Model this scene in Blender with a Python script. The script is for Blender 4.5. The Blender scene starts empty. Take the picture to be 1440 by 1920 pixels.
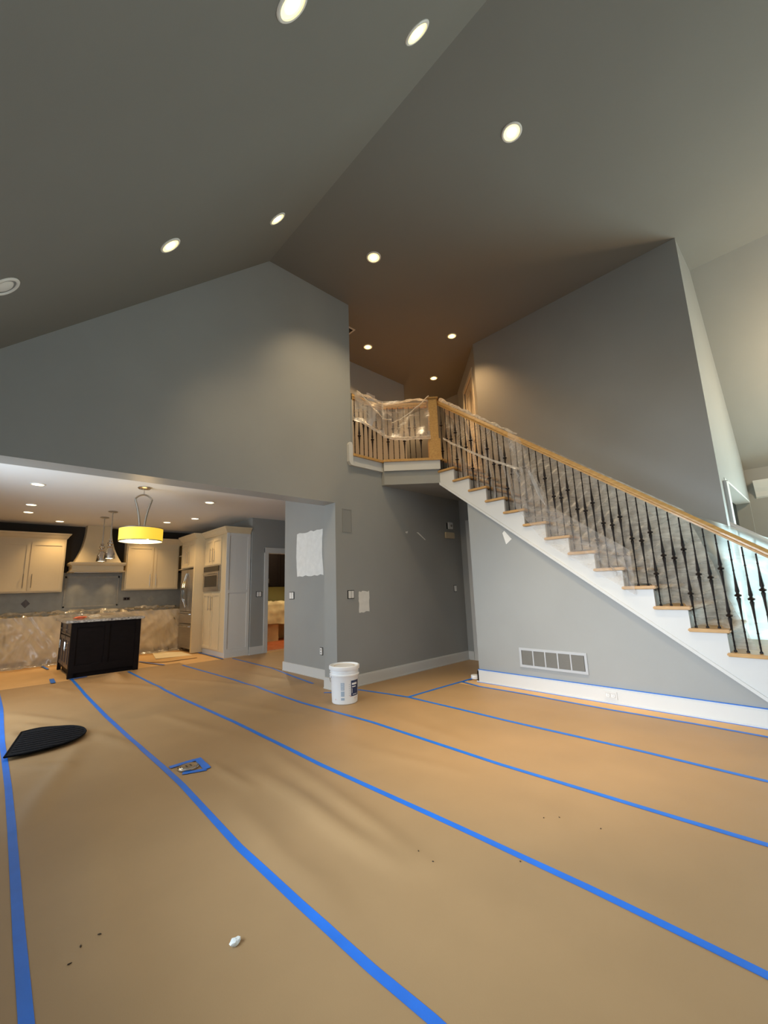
import bpy, bmesh, math, random
from mathutils import Vector, Matrix, noise
random.seed(7)
scn = bpy.context.scene
col = scn.collection
PI = math.pi

# ------------------------------------------------------------------ camera
cam_d = bpy.data.cameras.new('camera'); cam = bpy.data.objects.new('camera', cam_d); col.objects.link(cam)
cam_d.sensor_fit = 'HORIZONTAL'; cam_d.sensor_width = 36.0; cam_d.lens = 775 / 1440 * 36.0
cam_d.clip_start = 0.05; cam_d.clip_end = 200
_R = Vector((0.72737541, -0.68539, -0.03414022)); _U = Vector((-0.09895512, -0.15398671, 0.98310527)); _F = Vector((0.67906766, 0.71170825, 0.179829))
cam.matrix_world = Matrix(((_R.x, _U.x, -_F.x, 0.0), (_R.y, _U.y, -_F.y, 0.0), (_R.z, _U.z, -_F.z, 1.2769), (0, 0, 0, 1)))
scn.camera = cam

# ------------------------------------------------------------------ light, view
scn.view_settings.view_transform = 'Standard'
scn.view_settings.look = 'None'
scn.view_settings.gamma = 1.0
scn.view_settings.use_curve_mapping = False
scn.view_settings.exposure = 0.0
scn.cycles.use_denoising = True
scn.cycles.max_bounces = 12
scn.cycles.diffuse_bounces = 6
scn.cycles.transparent_max_bounces = 24
scn.cycles.sample_clamp_indirect = 6.0
world = bpy.data.worlds.new('world'); scn.world = world; world.use_nodes = True
_bg = world.node_tree.nodes['Background']; _bg.inputs[0].default_value = (0.66, 0.84, 1.0, 1); _bg.inputs[1].default_value = 1.6

def area(name, loc, direction, sx, sy, watts, color, spread=PI):
    d = bpy.data.lights.new(name, 'AREA'); d.shape = 'RECTANGLE'; d.size = sx; d.size_y = sy; d.energy = watts; d.color = color; d.spread = spread
    o = bpy.data.objects.new(name, d); col.objects.link(o); o.location = loc
    o.rotation_euler = Vector(direction).to_track_quat('-Z', 'Y').to_euler(); return o
def lamp(name, loc, watts, color, r=0.1):
    d = bpy.data.lights.new(name, 'POINT'); d.energy = watts; d.color = color; d.shadow_soft_size = r
    o = bpy.data.objects.new(name, d); col.objects.link(o); o.location = loc; return o
DAY = (0.80, 0.91, 1.0)
WARM = (1.0, 0.66, 0.30)
SOFT = (1.0, 0.76, 0.46)
area('daylight_nook_door', (-0.93, 6.0, 1.25), (1, -0.1, 0.0), 2.1, 2.0, 85, (0.78, 0.90, 1.0))
area('daylight_rear_window', (1.6, -3.4, 1.6), (0, 1, 0), 4.2, 2.2, 8, DAY)
area('daylight_side_window', (-0.93, 1.7, 1.7), (1, -0.10, -0.34), 2.4, 0.9, 50, (0.74, 0.87, 1.0), 1.2)
area('daylight_foyer_door', (8.9, -1.3, 1.3), (-1, 0.35, 0.05), 1.8, 2.2, 245, (0.66, 0.93, 0.96))
area('daylight_transom_window', (5.6, -3.4, 3.6), (0.1, 1, 0.3), 2.2, 1.6, 27, (0.86, 0.95, 0.84))

lamp('loft_hall_added_light', (6.9, 7.0, 5.3), 14, (1.0, 0.62, 0.30), 0.1)  # unseen lamp added to brighten the dark end of the loft hall
lamp('foyer_added_warm_light', (7.3, -1.0, 3.7), 120, (1.0, 0.72, 0.42), 0.15)  # unseen warm lamp added to light the right slope; no fixture stands here

# ------------------------------------------------------------------ materials
def mat(name, color, rough=0.6, metal=0.0, var=0.0, vscale=3.0, bump=0.0, bscale=60.0, emit=None, estr=0.0, spec=0.5, trans=0.0, alpha=1.0, vcol=None, stretch=None, coat=0.0):
    m = bpy.data.materials.new(name); m.use_nodes = True
    nt = m.node_tree; b = nt.nodes['Principled BSDF']
    b.inputs['Base Color'].default_value = (*color, 1); b.inputs['Roughness'].default_value = rough
    b.inputs['Metallic'].default_value = metal; b.inputs['Specular IOR Level'].default_value = spec
    b.inputs['Transmission Weight'].default_value = trans; b.inputs['Alpha'].default_value = alpha
    b.inputs['Coat Weight'].default_value = coat
    tc = nt.nodes.new('ShaderNodeTexCoord')
    src = tc.outputs['Object']
    if stretch:
        mp = nt.nodes.new('ShaderNodeMapping'); mp.inputs['Scale'].default_value = stretch
        nt.links.new(src, mp.inputs[0]); src = mp.outputs[0]
    if var or vcol:
        n = nt.nodes.new('ShaderNodeTexNoise'); n.inputs['Scale'].default_value = vscale; n.inputs['Detail'].default_value = 5
        nt.links.new(src, n.inputs['Vector'])
        r = nt.nodes.new('ShaderNodeValToRGB'); nt.links.new(n.outputs['Fac'], r.inputs[0])
        r.color_ramp.elements[0].position = 0.3; r.color_ramp.elements[1].position = 0.7
        c2 = vcol if vcol else tuple(min(1, c * (1 + var)) for c in color)
        c1 = color if vcol else tuple(c * (1 - var) for c in color)
        r.color_ramp.elements[0].color = (*c1, 1); r.color_ramp.elements[1].color = (*c2, 1)
        nt.links.new(r.outputs[0], b.inputs['Base Color'])
    if bump:
        n = nt.nodes.new('ShaderNodeTexNoise'); n.inputs['Scale'].default_value = bscale; n.inputs['Detail'].default_value = 3
        nt.links.new(src, n.inputs['Vector'])
        bp = nt.nodes.new('ShaderNodeBump'); bp.inputs['Strength'].default_value = bump; bp.inputs['Distance'].default_value = 0.01
        nt.links.new(n.outputs['Fac'], bp.inputs['Height']); nt.links.new(bp.outputs[0], b.inputs['Normal'])
    if emit:
        b.inputs['Emission Color'].default_value = (*emit, 1); b.inputs['Emission Strength'].default_value = estr
    return m

def film(name, tint, body=0.35, gloss_rough=0.18, scale=6.0, bump=0.5, detail=4, rot=0.5, squash=2.2, through=0.5, shine=0.6):
    m = bpy.data.materials.new(name); m.use_nodes = True; nt = m.node_tree
    for n in list(nt.nodes): nt.nodes.remove(n)
    out = nt.nodes.new('ShaderNodeOutputMaterial')
    tr = nt.nodes.new('ShaderNodeBsdfTransparent'); tr.inputs[0].default_value = (0.97, 0.98, 0.98, 1)
    df = nt.nodes.new('ShaderNodeBsdfDiffuse'); df.inputs[0].default_value = (*tint, 1)
    tl = nt.nodes.new('ShaderNodeBsdfTranslucent'); tl.inputs[0].default_value = (*tint, 1)
    gl = nt.nodes.new('ShaderNodeBsdfGlossy'); gl.inputs[0].default_value = (1, 1, 1, 1); gl.inputs['Roughness'].default_value = gloss_rough
    m1 = nt.nodes.new('ShaderNodeMixShader'); m1.inputs[0].default_value = through
    nt.links.new(df.outputs[0], m1.inputs[1]); nt.links.new(tl.outputs[0], m1.inputs[2])
    m2 = nt.nodes.new('ShaderNodeMixShader')
    tc = nt.nodes.new('ShaderNodeTexCoord')
    mp = nt.nodes.new('ShaderNodeMapping'); mp.inputs['Scale'].default_value = (1, 1, squash); mp.inputs['Rotation'].default_value = (rot, 0, 0)
    n = nt.nodes.new('ShaderNodeTexNoise'); n.inputs['Scale'].default_value = scale; n.inputs['Detail'].default_value = detail; n.inputs['Distortion'].default_value = 1.4
    nt.links.new(tc.outputs['Object'], mp.inputs[0]); nt.links.new(mp.outputs[0], n.inputs['Vector'])
    r = nt.nodes.new('ShaderNodeMapRange'); r.inputs[1].default_value = 0.35; r.inputs[2].default_value = 0.72
    r.inputs[3].default_value = body * 0.55; r.inputs[4].default_value = min(1, body * 1.5)
    nt.links.new(n.outputs['Fac'], r.inputs[0]); nt.links.new(r.outputs[0], m2.inputs[0])
    nt.links.new(tr.outputs[0], m2.inputs[1]); nt.links.new(m1.outputs[0], m2.inputs[2])
    fr = nt.nodes.new('ShaderNodeFresnel'); fr.inputs[0].default_value = 1.45
    bp = nt.nodes.new('ShaderNodeBump'); bp.inputs['Strength'].default_value = bump; bp.inputs['Distance'].default_value = 0.03
    nt.links.new(n.outputs['Fac'], bp.inputs['Height']); nt.links.new(bp.outputs[0], gl.inputs['Normal']); nt.links.new(bp.outputs[0], fr.inputs['Normal'])
    m3 = nt.nodes.new('ShaderNodeMixShader'); ml = nt.nodes.new('ShaderNodeMath'); ml.operation = 'MULTIPLY'; ml.inputs[1].default_value = shine
    nt.links.new(fr.outputs[0], ml.inputs[0]); nt.links.new(ml.outputs[0], m3.inputs[0])
    nt.links.new(m2.outputs[0], m3.inputs[1]); nt.links.new(gl.outputs[0], m3.inputs[2])
    nt.links.new(m3.outputs[0], out.inputs[0])
    return m

M = {}
M['wall'] = mat('grey_wall_paint', (0.325, 0.333, 0.322), 0.42, var=0.03, vscale=1.5, bump=0.04, bscale=140, spec=0.35)
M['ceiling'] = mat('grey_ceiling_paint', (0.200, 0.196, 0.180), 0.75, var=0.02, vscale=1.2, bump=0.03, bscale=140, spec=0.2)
M['kceiling'] = mat('white_ceiling_paint', (0.70, 0.70, 0.69), 0.8, bump=0.02, spec=0.2)
M['dark_wall'] = mat('dark_brown_wall_paint', (0.022, 0.017, 0.012), 0.7)
M['tile'] = mat('grey_stone_backsplash', (0.25, 0.255, 0.245), 0.4, var=0.10, vscale=7)
M['tile_trim'] = mat('stone_trim', (0.30, 0.29, 0.26), 0.4, var=0.1, vscale=20)
M['white'] = mat('white_trim_paint', (0.62, 0.625, 0.61), 0.38, bump=0.01)
M['cream'] = mat('cream_cabinet_paint', (0.62, 0.52, 0.345), 0.42, var=0.02)
M['paper'] = mat('brown_masking_paper', (0.355, 0.228, 0.112), 0.48, var=0.045, vscale=2.2, bump=0.05, bscale=260, spec=0.42)
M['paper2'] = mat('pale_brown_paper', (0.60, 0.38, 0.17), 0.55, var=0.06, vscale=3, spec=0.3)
M['card'] = mat('pale_cardboard', (0.75, 0.66, 0.48), 0.7, var=0.04)
M['tape'] = mat('blue_painters_tape', (0.008, 0.155, 0.66), 0.45, var=0.08, vscale=6, bump=0.08, bscale=300, spec=0.5)
M['wood_floor'] = mat('honey_wood_floor', (0.50, 0.28, 0.10), 0.35, var=0.15, vscale=4, stretch=(8, 0.6, 1))
M['oak'] = mat('golden_oak', (0.60, 0.36, 0.12), 0.38, vcol=(0.45, 0.245, 0.075), vscale=9, stretch=(6, 0.9, 6), coat=0.2)
M['iron'] = mat('dark_bronze_iron', (0.030, 0.024, 0.022), 0.38, metal=0.75, var=0.3, vscale=40)
M['espresso'] = mat('espresso_wood', (0.005, 0.003, 0.003), 0.6, var=0.3, vscale=8, stretch=(1, 1, 6), spec=0.12)
M['espresso_hi'] = mat('espresso_wood_lit_side', (0.075, 0.052, 0.042), 0.35, var=0.35, vscale=8, stretch=(4, 1, 1))  # lighter copy of the wood, light on the island's left side put into colour
M['granite'] = mat('speckled_granite', (0.10, 0.095, 0.09), 0.2, vcol=(0.52, 0.48, 0.43), vscale=28)
M['steel'] = mat('stainless_steel', (0.42, 0.39, 0.35), 0.28, metal=0.9, var=0.08, vscale=4, stretch=(1, 1, 9))
M['chrome'] = mat('polished_chrome', (0.62, 0.60, 0.57), 0.12, metal=1.0)
M['nickel'] = mat('brushed_nickel', (0.42, 0.38, 0.32), 0.3, metal=0.9)
M['black'] = mat('black_plastic', (0.008, 0.008, 0.009), 0.35)
M['mat_black'] = mat('black_rubber_mat', (0.007, 0.008, 0.011), 0.75, var=0.5, vscale=60, bump=0.6, bscale=180, spec=0.08)
M['glass_dark'] = mat('dark_oven_glass', (0.008, 0.008, 0.009), 0.15, spec=0.35)
M['bucket'] = mat('white_bucket_plastic', (0.86, 0.88, 0.90), 0.3, spec=0.5)
M['navy'] = mat('navy_label_print', (0.012, 0.03, 0.10), 0.4)
M['greyprint'] = mat('grey_label_print', (0.38, 0.48, 0.60), 0.5)
M['redspot'] = mat('red_paint_spot', (0.6, 0.12, 0.08), 0.5)
M['spackle'] = mat('white_spackle', (0.80, 0.80, 0.77), 0.7, var=0.05, vscale=12)
M['plastic_white'] = mat('white_plastic', (0.80, 0.80, 0.78), 0.35)
M['grille'] = mat('painted_grille', (0.27, 0.275, 0.265), 0.6)
M['cavity'] = mat('dark_cavity', (0.02, 0.018, 0.016), 0.9)
M['vent_slat'] = mat('vent_slat_paint', (0.20, 0.19, 0.17), 0.5)
M['vent_frame'] = mat('vent_frame_paint', (0.44, 0.46, 0.48), 0.4)
M['bulb'] = mat('lit_lamp_lens', (1, 0.9, 0.7), 0.4, emit=(1.0, 0.86, 0.50), estr=9.0)
M['bulb_ring'] = mat('lit_inner_reflector', (1, 0.85, 0.5), 0.4, emit=(1.0, 0.74, 0.24), estr=2.2)
M['bulb_k'] = mat('lit_kitchen_lens', (1, 0.9, 0.7), 0.4, emit=(1.0, 0.85, 0.52), estr=5.0)
M['trim_ring'] = mat('white_light_trim', (0.75, 0.74, 0.70), 0.4)
M['shade'] = mat('yellow_drum_shade', (0.85, 0.62, 0.10), 0.7, emit=(1.0, 0.62, 0.035), estr=0.80)
M['shade_edge'] = mat('pale_drum_shade', (0.85, 0.75, 0.45), 0.7, emit=(1.0, 0.72, 0.22), estr=0.75)
M['diffuser'] = mat('lit_shade_diffuser', (1, 0.9, 0.7), 0.5, emit=(1.0, 0.85, 0.5), estr=1.5)
M['glass'] = mat('window_glass', (0.9, 0.95, 1.0), 0.02, trans=1.0, alpha=0.25)
M['film'] = film('clear_plastic_sheeting', (0.80, 0.74, 0.68), 0.24, 0.40, scale=3.5, bump=0.30)
M['film_stair'] = film('stair_plastic_sheeting', (0.62, 0.57, 0.50), 0.52, 0.5, scale=3.2, bump=0.30, detail=6, rot=-0.75, squash=4.5, shine=0.22)
M['film_daylit'] = film('daylit_plastic_sheeting', (0.88, 0.97, 1.0), 0.98, 0.5, scale=2.0, bump=0.12, through=0.85)  # clear plastic; the daylight through it is put into the pale cyan colour
M['film_kitchen'] = film('kitchen_plastic_sheeting', (0.86, 0.79, 0.68), 0.58, 0.16, scale=1.6, bump=0.5, detail=3, squash=0.6, shine=0.9)
M['film_edge'] = film('gathered_plastic_hem', (0.90, 0.85, 0.76), 0.85, 0.3, scale=10)
M['terracotta'] = mat('terracotta_tile', (0.50, 0.13, 0.045), 0.4, var=0.15, vscale=9)
M['grout'] = mat('pale_grout', (0.65, 0.50, 0.38), 0.8)
M['green_wall'] = mat('olive_wall_paint', (0.36, 0.34, 0.16), 0.6)
M['drape'] = mat('cream_drop_cloth', (0.72, 0.60, 0.36), 0.7, var=0.1, vscale=6, bump=0.3, bscale=12)
M['door'] = mat('white_door_paint', (0.70, 0.64, 0.52), 0.4)
M['hall'] = M['wall']
M['crumb'] = mat('dark_crumb', (0.05, 0.03, 0.015), 0.9)
M['scrap'] = mat('white_paper_scrap', (0.80, 0.84, 0.84), 0.6)
M['redcloth'] = mat('orange_red_wrapper', (0.75, 0.16, 0.07), 0.6)

# ------------------------------------------------------------------ mesh builder
ORG = {}
class MB:
    def __init__(s): s.v = []; s.f = []; s.mi = []
    def add(s, vs, fs, mi=0):
        b = len(s.v); s.v += [tuple(v) for v in vs]; s.f += [tuple(b + i for i in f) for f in fs]; s.mi += [mi] * len(fs); return s
    def box(s, x0, x1, y0, y1, z0, z1, mi=0, T=None):
        vs = [Vector((x, y, z)) for z in (z0, z1) for y in (y0, y1) for x in (x0, x1)]
        if T is not None: vs = [T @ v for v in vs]
        return s.add(vs, [(0, 2, 3, 1), (4, 5, 7, 6), (0, 1, 5, 4), (2, 6, 7, 3), (0, 4, 6, 2), (1, 3, 7, 5)], mi)
    def prism(s, pts, a, b, axis, mi=0):
        # pts polygon in the two other axes, extruded from a to b along axis; triangulated caps via bmesh later
        def mk(p, t):
            if axis == 'x': return (t, p[0], p[1])
            if axis == 'y': return (p[0], t, p[1])
            return (p[0], p[1], t)
        n = len(pts); vs = [mk(p, a) for p in pts] + [mk(p, b) for p in pts]
        fs = [tuple(range(n)), tuple(range(2 * n - 1, n - 1, -1))] + [(i, i + n, (i + 1) % n + n, (i + 1) % n) for i in range(n)]
        return s.add(vs, fs, mi)
    def lathe(s, prof, c=(0, 0, 0), n=24, mi=0, T=None, cap=True):
        vs = []
        for r, z in prof:
            for k in range(n):
                a = 2 * PI * k / n; v = Vector((r * math.cos(a), r * math.sin(a), z))
                if T is not None: v = T @ v
                vs.append(v + Vector(c))
        fs = []
        for i in range(len(prof) - 1):
            for k in range(n):
                k2 = (k + 1) % n; fs.append((i * n + k, i * n + k2, (i + 1) * n + k2, (i + 1) * n + k))
        if cap:
            fs.append(tuple(range(n - 1, -1, -1))); fs.append(tuple((len(prof) - 1) * n + k for k in range(n)))
        return s.add(vs, fs, mi)
    def tube(s, pts, r, n=8, mi=0):
        pts = [Vector(p) for p in pts]; rs = r if isinstance(r, (list, tuple)) else [r] * len(pts)
        vs = []; up = Vector((0, 0, 1))
        for i, p in enumerate(pts):
            d = (pts[min(i + 1, len(pts) - 1)] - pts[max(i - 1, 0)]).normalized()
            u = d.cross(up)
            if u.length < 1e-3: u = d.cross(Vector((1, 0, 0)))
            u.normalize(); w = d.cross(u)
            for k in range(n):
                a = 2 * PI * k / n; vs.append(p + u * math.cos(a) * rs[i] + w * math.sin(a) * rs[i])
        fs = []
        for i in range(len(pts) - 1):
            for k in range(n):
                k2 = (k + 1) % n; fs.append((i * n + k, i * n + k2, (i + 1) * n + k2, (i + 1) * n + k))
        fs.append(tuple(range(n - 1, -1, -1))); fs.append(tuple((len(pts) - 1) * n + k for k in range(n)))
        return s.add(vs, fs, mi)
    def grid(s, nu, nv, fn, mi=0):
        vs = [fn(i / nu, j / nv) for j in range(nv + 1) for i in range(nu + 1)]
        fs = [(j * (nu + 1) + i, j * (nu + 1) + i + 1, (j + 1) * (nu + 1) + i + 1, (j + 1) * (nu + 1) + i) for j in range(nv) for i in range(nu)]
        return s.add(vs, fs, mi)
    def build(s, name, m, parent=None, bevel=0.0, smooth=False, flip_fix=True):
        me = bpy.data.meshes.new(name)
        org = ORG.get(parent.name, Vector((0, 0, 0))) if parent else Vector((0, 0, 0))
        me.from_pydata([Vector(v) - org for v in s.v], [], s.f)
        for x in (m if isinstance(m, (list, tuple)) else [m]): me.materials.append(x)
        me.polygons.foreach_set('material_index', s.mi)
        bm = bmesh.new(); bm.from_mesh(me)
        if flip_fix: bmesh.ops.recalc_face_normals(bm, faces=bm.faces)
        if bevel:
            bmesh.ops.bevel(bm, geom=[e for e in bm.edges], offset=bevel, segments=2, affect='EDGES', clamp_overlap=True)
        for f in bm.faces: f.smooth = smooth
        if smooth and not bevel:
            for e in bm.edges:
                if len(e.link_faces) == 2 and e.calc_face_angle(0) > 0.7: e.smooth = False
        bm.to_mesh(me); bm.free(); me.update()
        o = bpy.data.objects.new(name, me); col.objects.link(o)
        if parent:
            o.parent = parent; ORG[o.name] = org
        return o

def tag(o, label=None, cat=None, group=None, kind=None):
    if label: o['label'] = label
    if cat: o['category'] = cat
    if group: o['group'] = group
    if kind: o['kind'] = kind
    return o
def thing(name, label, cat, loc=(0, 0, 0), group=None, rot=None):
    o = bpy.data.objects.new(name, None); col.objects.link(o); o.location = loc; o.empty_display_size = 0.1
    if rot: o.rotation_euler = rot; ORG[o.name] = Vector((0, 0, 0))
    else: ORG[o.name] = Vector(loc)
    return tag(o, label, cat, group)
def copy_tree(o, parent=None):
    c = o.copy(); col.objects.link(c)
    if parent: c.parent = parent
    for ch in list(o.children): copy_tree(ch, c)
    return c
def struct(name, mb, m, parent=None, bevel=0.0):
    o = mb.build(name, m, parent, bevel); o['kind'] = 'structure'; return o
def B(*a): return MB().box(*a)

# ------------------------------------------------------------------ room constants
ZC = 5.645; SL = 0.932; XR = 2.32; YG = 4.49; ZK = 2.88; XL = -1.0; YB = -3.5
def slope_z(x): return ZC - SL * (XR - x)
def rect_wall_with_holes(axis, c0, c1, a0, a1, z0, z1, holes):
    """wall normal to axis between c0..c1; holes = [(a0,a1,z0,z1)] sorted along a, built of solid pieces"""
    mb = MB()
    def bx(p, q, r, t):
        if q - p < 1e-4 or t - r < 1e-4: return
        if axis == 'x': mb.box(c0, c1, p, q, r, t)
        else: mb.box(p, q, c0, c1, r, t)
    cur = a0
    for h in holes:
        bx(cur, h[0], z0, z1); bx(h[0], h[1], z0, h[2]); bx(h[0], h[1], h[3], z1); cur = h[1]
    bx(cur, a1, z0, z1); return mb

# floor
struct('floor', B(XL, 9.2, YB, 12.0, -0.2, 0.0), M['wood_floor'])
# gable wall with wide kitchen opening and loft opening
g = MB().prism([(XL, slope_z(XL)), (XL, 2.45), (3.36, 2.45), (3.36, 0), (6.2, 0), (6.2, 3.03), (3.67, 3.03), (3.67, ZC), (XR, ZC)], YG, YG + 0.27, 'y')
wall_far = struct('wall_far', g, M['wall'])
# hall partition with patch
wall_part = struct('wall_partition', B(3.66, 3.80, YG + 0.27, 6.34, 0, ZK), M['wall'])
struct('wall_door_side', rect_wall_with_holes('y', 8.43, 8.55, 4.07, 7.2, 0, ZK, [(4.45, 5.27, 0, 2.13)]), M['wall'])
struct('wall_kitchen_right', B(4.07, 4.2, 8.55, 11.55, 0, ZK), M['wall'])
kb = MB(); kb.box(XL, 4.2, 11.55, 11.7, 1.42, ZK)
wall_kitchen = struct('wall_kitchen_back', kb, M['dark_wall'])
struct('wall_kitchen_backsplash', B(XL, 4.07, 11.53, 11.7, 0.0, 1.84), M['tile'])
struct('ceiling_kitchen', B(XL, 7.2, YG + 0.27, 11.7, ZK, ZK + 0.1), M['kceiling'])
struct('wall_hall_end', B(7.2, 7.32, YG + 0.27, 8.55, 0, ZK), M['wall'])
# left wall with openings
struct('wall_left', rect_wall_with_holes('x', XL - 0.15, XL, YB, 11.7, 0, slope_z(XL), [(0.4, 3.0, 1.1, 2.3), (4.95, 7.05, 0.12, 2.3)]), M['wall'])
struct('wall_left_kitchen', B(XL - 0.15, XL, YG + 0.27, 11.7, slope_z(XL), ZK), M['wall'])
# near wall behind the camera
nw = rect_wall_with_holes('y', YB - 0.15, YB, XL, 9.2, 0, 3.0, [(-0.5, 1.5, 0.4, 2.6), (1.7, 3.7, 0.4, 2.6)])
nw2 = rect_wall_with_holes('y', YB - 0.15, YB, 2.0, 7.0, 3.0, ZC, [(4.5, 6.7, 2.8 + 0.2, 4.5)])
nw.prism([(XL, slope_z(XL)), (XL, 2.9), (2.0, 2.9), (2.0, slope_z(2.0))], YB - 0.15, YB, 'y')
nw.prism([(7.0, ZC), (7.0, 3.0), (9.0, 3.0)], YB - 0.15, YB, 'y')
nw.v and nw.add(nw2.v, nw2.f)
struct('wall_near', nw, M['wall'])
# ceilings
struct('ceiling', MB().box(XR, 6.95, YB, 8.2, ZC, ZC + 0.12).box(6.95, 8.4, 0.69, 8.2, ZC, ZC + 0.12), M['ceiling'])
d = 0.12
struct('ceiling_slope_left', MB().prism([(XR, ZC), (XR, ZC + d), (XL - 0.15, slope_z(XL - 0.15) + d), (XL - 0.15, slope_z(XL - 0.15))], YB, YG + 0.2, 'y'), M['ceiling'])
struct('ceiling_slope_right', MB().prism([(6.95, ZC), (6.95, ZC + d), (9.15, 3.0), (9.0, 3.0)], YB, 0.69, 'y'), M['wall'])
# loft
struct('floor_loft', MB().prism([(3.67, 4.49), (3.67, 8.2), (7.6, 8.2), (7.6, 5.3), (6.2, 4.0), (6.2, 4.49)], 3.03, 3.17, 'z'), M['oak'])
struct('wall_loft_left', B(3.55, 3.67, YG + 0.27, 5.87, 3.0, ZC), M['wall'])
wall_loft = struct('wall_loft_back', MB().box(3.67, 6.22, 5.75, 5.87, 3.17, ZC).box(6.10, 6.22, 5.87, 8.0, 3.17, ZC), M['wall'])
struct('wall_loft_end', MB().box(6.22, 7.5, 8.0, 8.12, 3.17, ZC).box(7.5, 7.62, 5.1, 8.12, 3.17, ZC), M['wall'])
# big stair wall, near return strip and diagonal door wall
struct('wall_stair_right', MB().box(6.08, 6.30, 0.69, 3.84, 0, ZC).box(6.2, 6.3, 3.84, 4.5, 0, 3.0), M['wall'])
T45 = Matrix.Translation((6.08, 3.84, 0)) @ Matrix.Rotation(PI / 4, 4, 'Z')    # local x along the diagonal wall
dw = MB()
for a in [(0, 0.29, -0.1, 0, 3.17, ZC), (1.12, 1.95, -0.1, 0, 3.17, ZC), (0.29, 1.12, -0.1, 0, 5.21, ZC)]: dw.box(*a, T=T45)
struct('wall_loft_diagonal', dw, M['wall'])
sp = MB().prism([(6.30, 0), (6.46, 0), (6.46, 2.47), (8.95, 2.47), (8.95, 0), (9.0, 0), (9.0, 3.0), (6.95, ZC), (6.30, ZC)], 0.69, 0.87, 'y')
struct('wall_foyer_far', sp, M['wall'])
struct('wall_foyer_right', rect_wall_with_holes('x', 9.0, 9.15, YB, 0.69, 0, 3.0, [(-2.2, -0.35, 0.1, 2.35)]), M['wall'])
struct('wall_foyer_room', MB().box(9.0, 9.15, 0.69, 3.5, 0, 2.9).box(6.3, 9.15, 3.5, 3.6, 0, 2.9).box(6.3, 9.15, 0.87, 3.6, 2.9, 3.0), M['wall'])
# crown moulding over foyer door wall
cr = MB()
cr.prism([(9.0, 2.50), (8.975, 2.52), (8.96, 2.60), (8.92, 2.66), (8.88, 2.74), (8.87, 2.78), (9.0, 2.78)], YB, 0.60, 'y')
struct('trim_foyer_crown', cr, M['white'])
struct('trim_foyer_casing', MB().box(8.955, 9.0, -0.33, -0.2, 0, 2.5).box(8.955, 9.0, -2.35, -2.22, 0, 2.5).box(8.95, 9.0, -2.4, -0.15, 2.37, 2.52), M['white'])
struct('trim_passage_casing_sunlit_head', MB().box(6.475, 8.95, 0.685, 0.87, 2.44, 2.468).box(6.30, 6.46, 0.655, 0.69, 0, 2.40).box(6.455, 6.475, 0.66, 0.87, 0, 2.43), M['white'])  # white head panel imitates sunlight on the soffit; the side casing is real

# windows (outside the frame, where the daylight enters)
def window(n, axis, c, a0, a1, z0, z1, bars=2):
    mb = MB(); w = 0.05
    def bx(p, q, r, t, dd=0.04):
        if axis == 'x': mb.box(c - dd, c + dd, p, q, r, t)
        else: mb.box(p, q, c - dd, c + dd, r, t)
    bx(a0, a0 + w, z0, z1); bx(a1 - w, a1, z0, z1); bx(a0, a1, z0, z0 + w); bx(a0, a1, z1 - w, z1)
    for k in range(1, bars):
        a = a0 + (a1 - a0) * k / bars; bx(a - 0.02, a + 0.02, z0, z1, 0.03)
    zz = (z0 + z1) / 2; bx(a0, a1, zz - 0.015, zz + 0.015, 0.03)
    o = struct('window_%d' % n, mb, M['white'])
    gl = MB()
    if axis == 'x': gl.box(c - 0.004, c + 0.004, a0 + w, a1 - w, z0 + w, z1 - w)
    else: gl.box(a0 + w, a1 - w, c - 0.004, c + 0.004, z0 + w, z1 - w)
    gl.build('pane', M['glass'], o)
window(1, 'x', XL - 0.08, 0.4, 3.0, 1.1, 2.3); window(2, 'x', XL - 0.08, 4.95, 7.05, 0.12, 2.3)
window(3, 'y', YB - 0.08, -0.5, 1.5, 0.4, 2.6); window(4, 'y', YB - 0.08, 1.7, 3.7, 0.4, 2.6); window(5, 'y', YB - 0.08, 4.5, 6.7, 3.0, 4.5, 3)
window(6, 'x', 9.08, -2.2, -0.35, 0.1, 2.35, 3)

# baseboards
def bboard(name, mb): struct(name, mb, M['white'])
bp_ = MB().box(3.345, 6.2, 4.472, 4.49, 0, 0.135).box(3.345, 6.2, 4.478, 4.49, 0.135, 0.15).box(3.345, 6.2, 4.462, 4.49, 0, 0.02)
bboard('baseboard_far', bp_)
bboard('baseboard_jamb', MB().box(3.342, 3.36, 4.472, 4.76, 0, 0.145).box(3.334, 3.36, 4.465, 4.76, 0, 0.02))
bboard('baseboard_partition', MB().box(3.642, 3.66, 4.76, 6.34, 0, 0.14).box(3.632, 3.66, 4.76, 6.345, 0, 0.02).box(3.642, 3.80, 6.34, 6.355, 0, 0.14))
bboard('baseboard_door_side', MB().box(4.052, 4.36, 8.412, 8.43, 0, 0.16).box(4.045, 4.36, 8.40, 8.43, 0, 0.02))
bboard('baseboard_stair', MB().box(4.861, 4.88, -0.2, 3.40, 0, 0.145).box(4.85, 4.88, -0.2, 3.41, 0, 0.02).box(4.868, 4.88, -0.2, 3.39, 0.145, 0.16).box(4.861, 4.98, 3.38, 3.40, 0, 0.145))
bboard('baseboard_passage', MB().box(6.18, 6.2, 4.36, 4.472, 0, 0.145))

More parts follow.
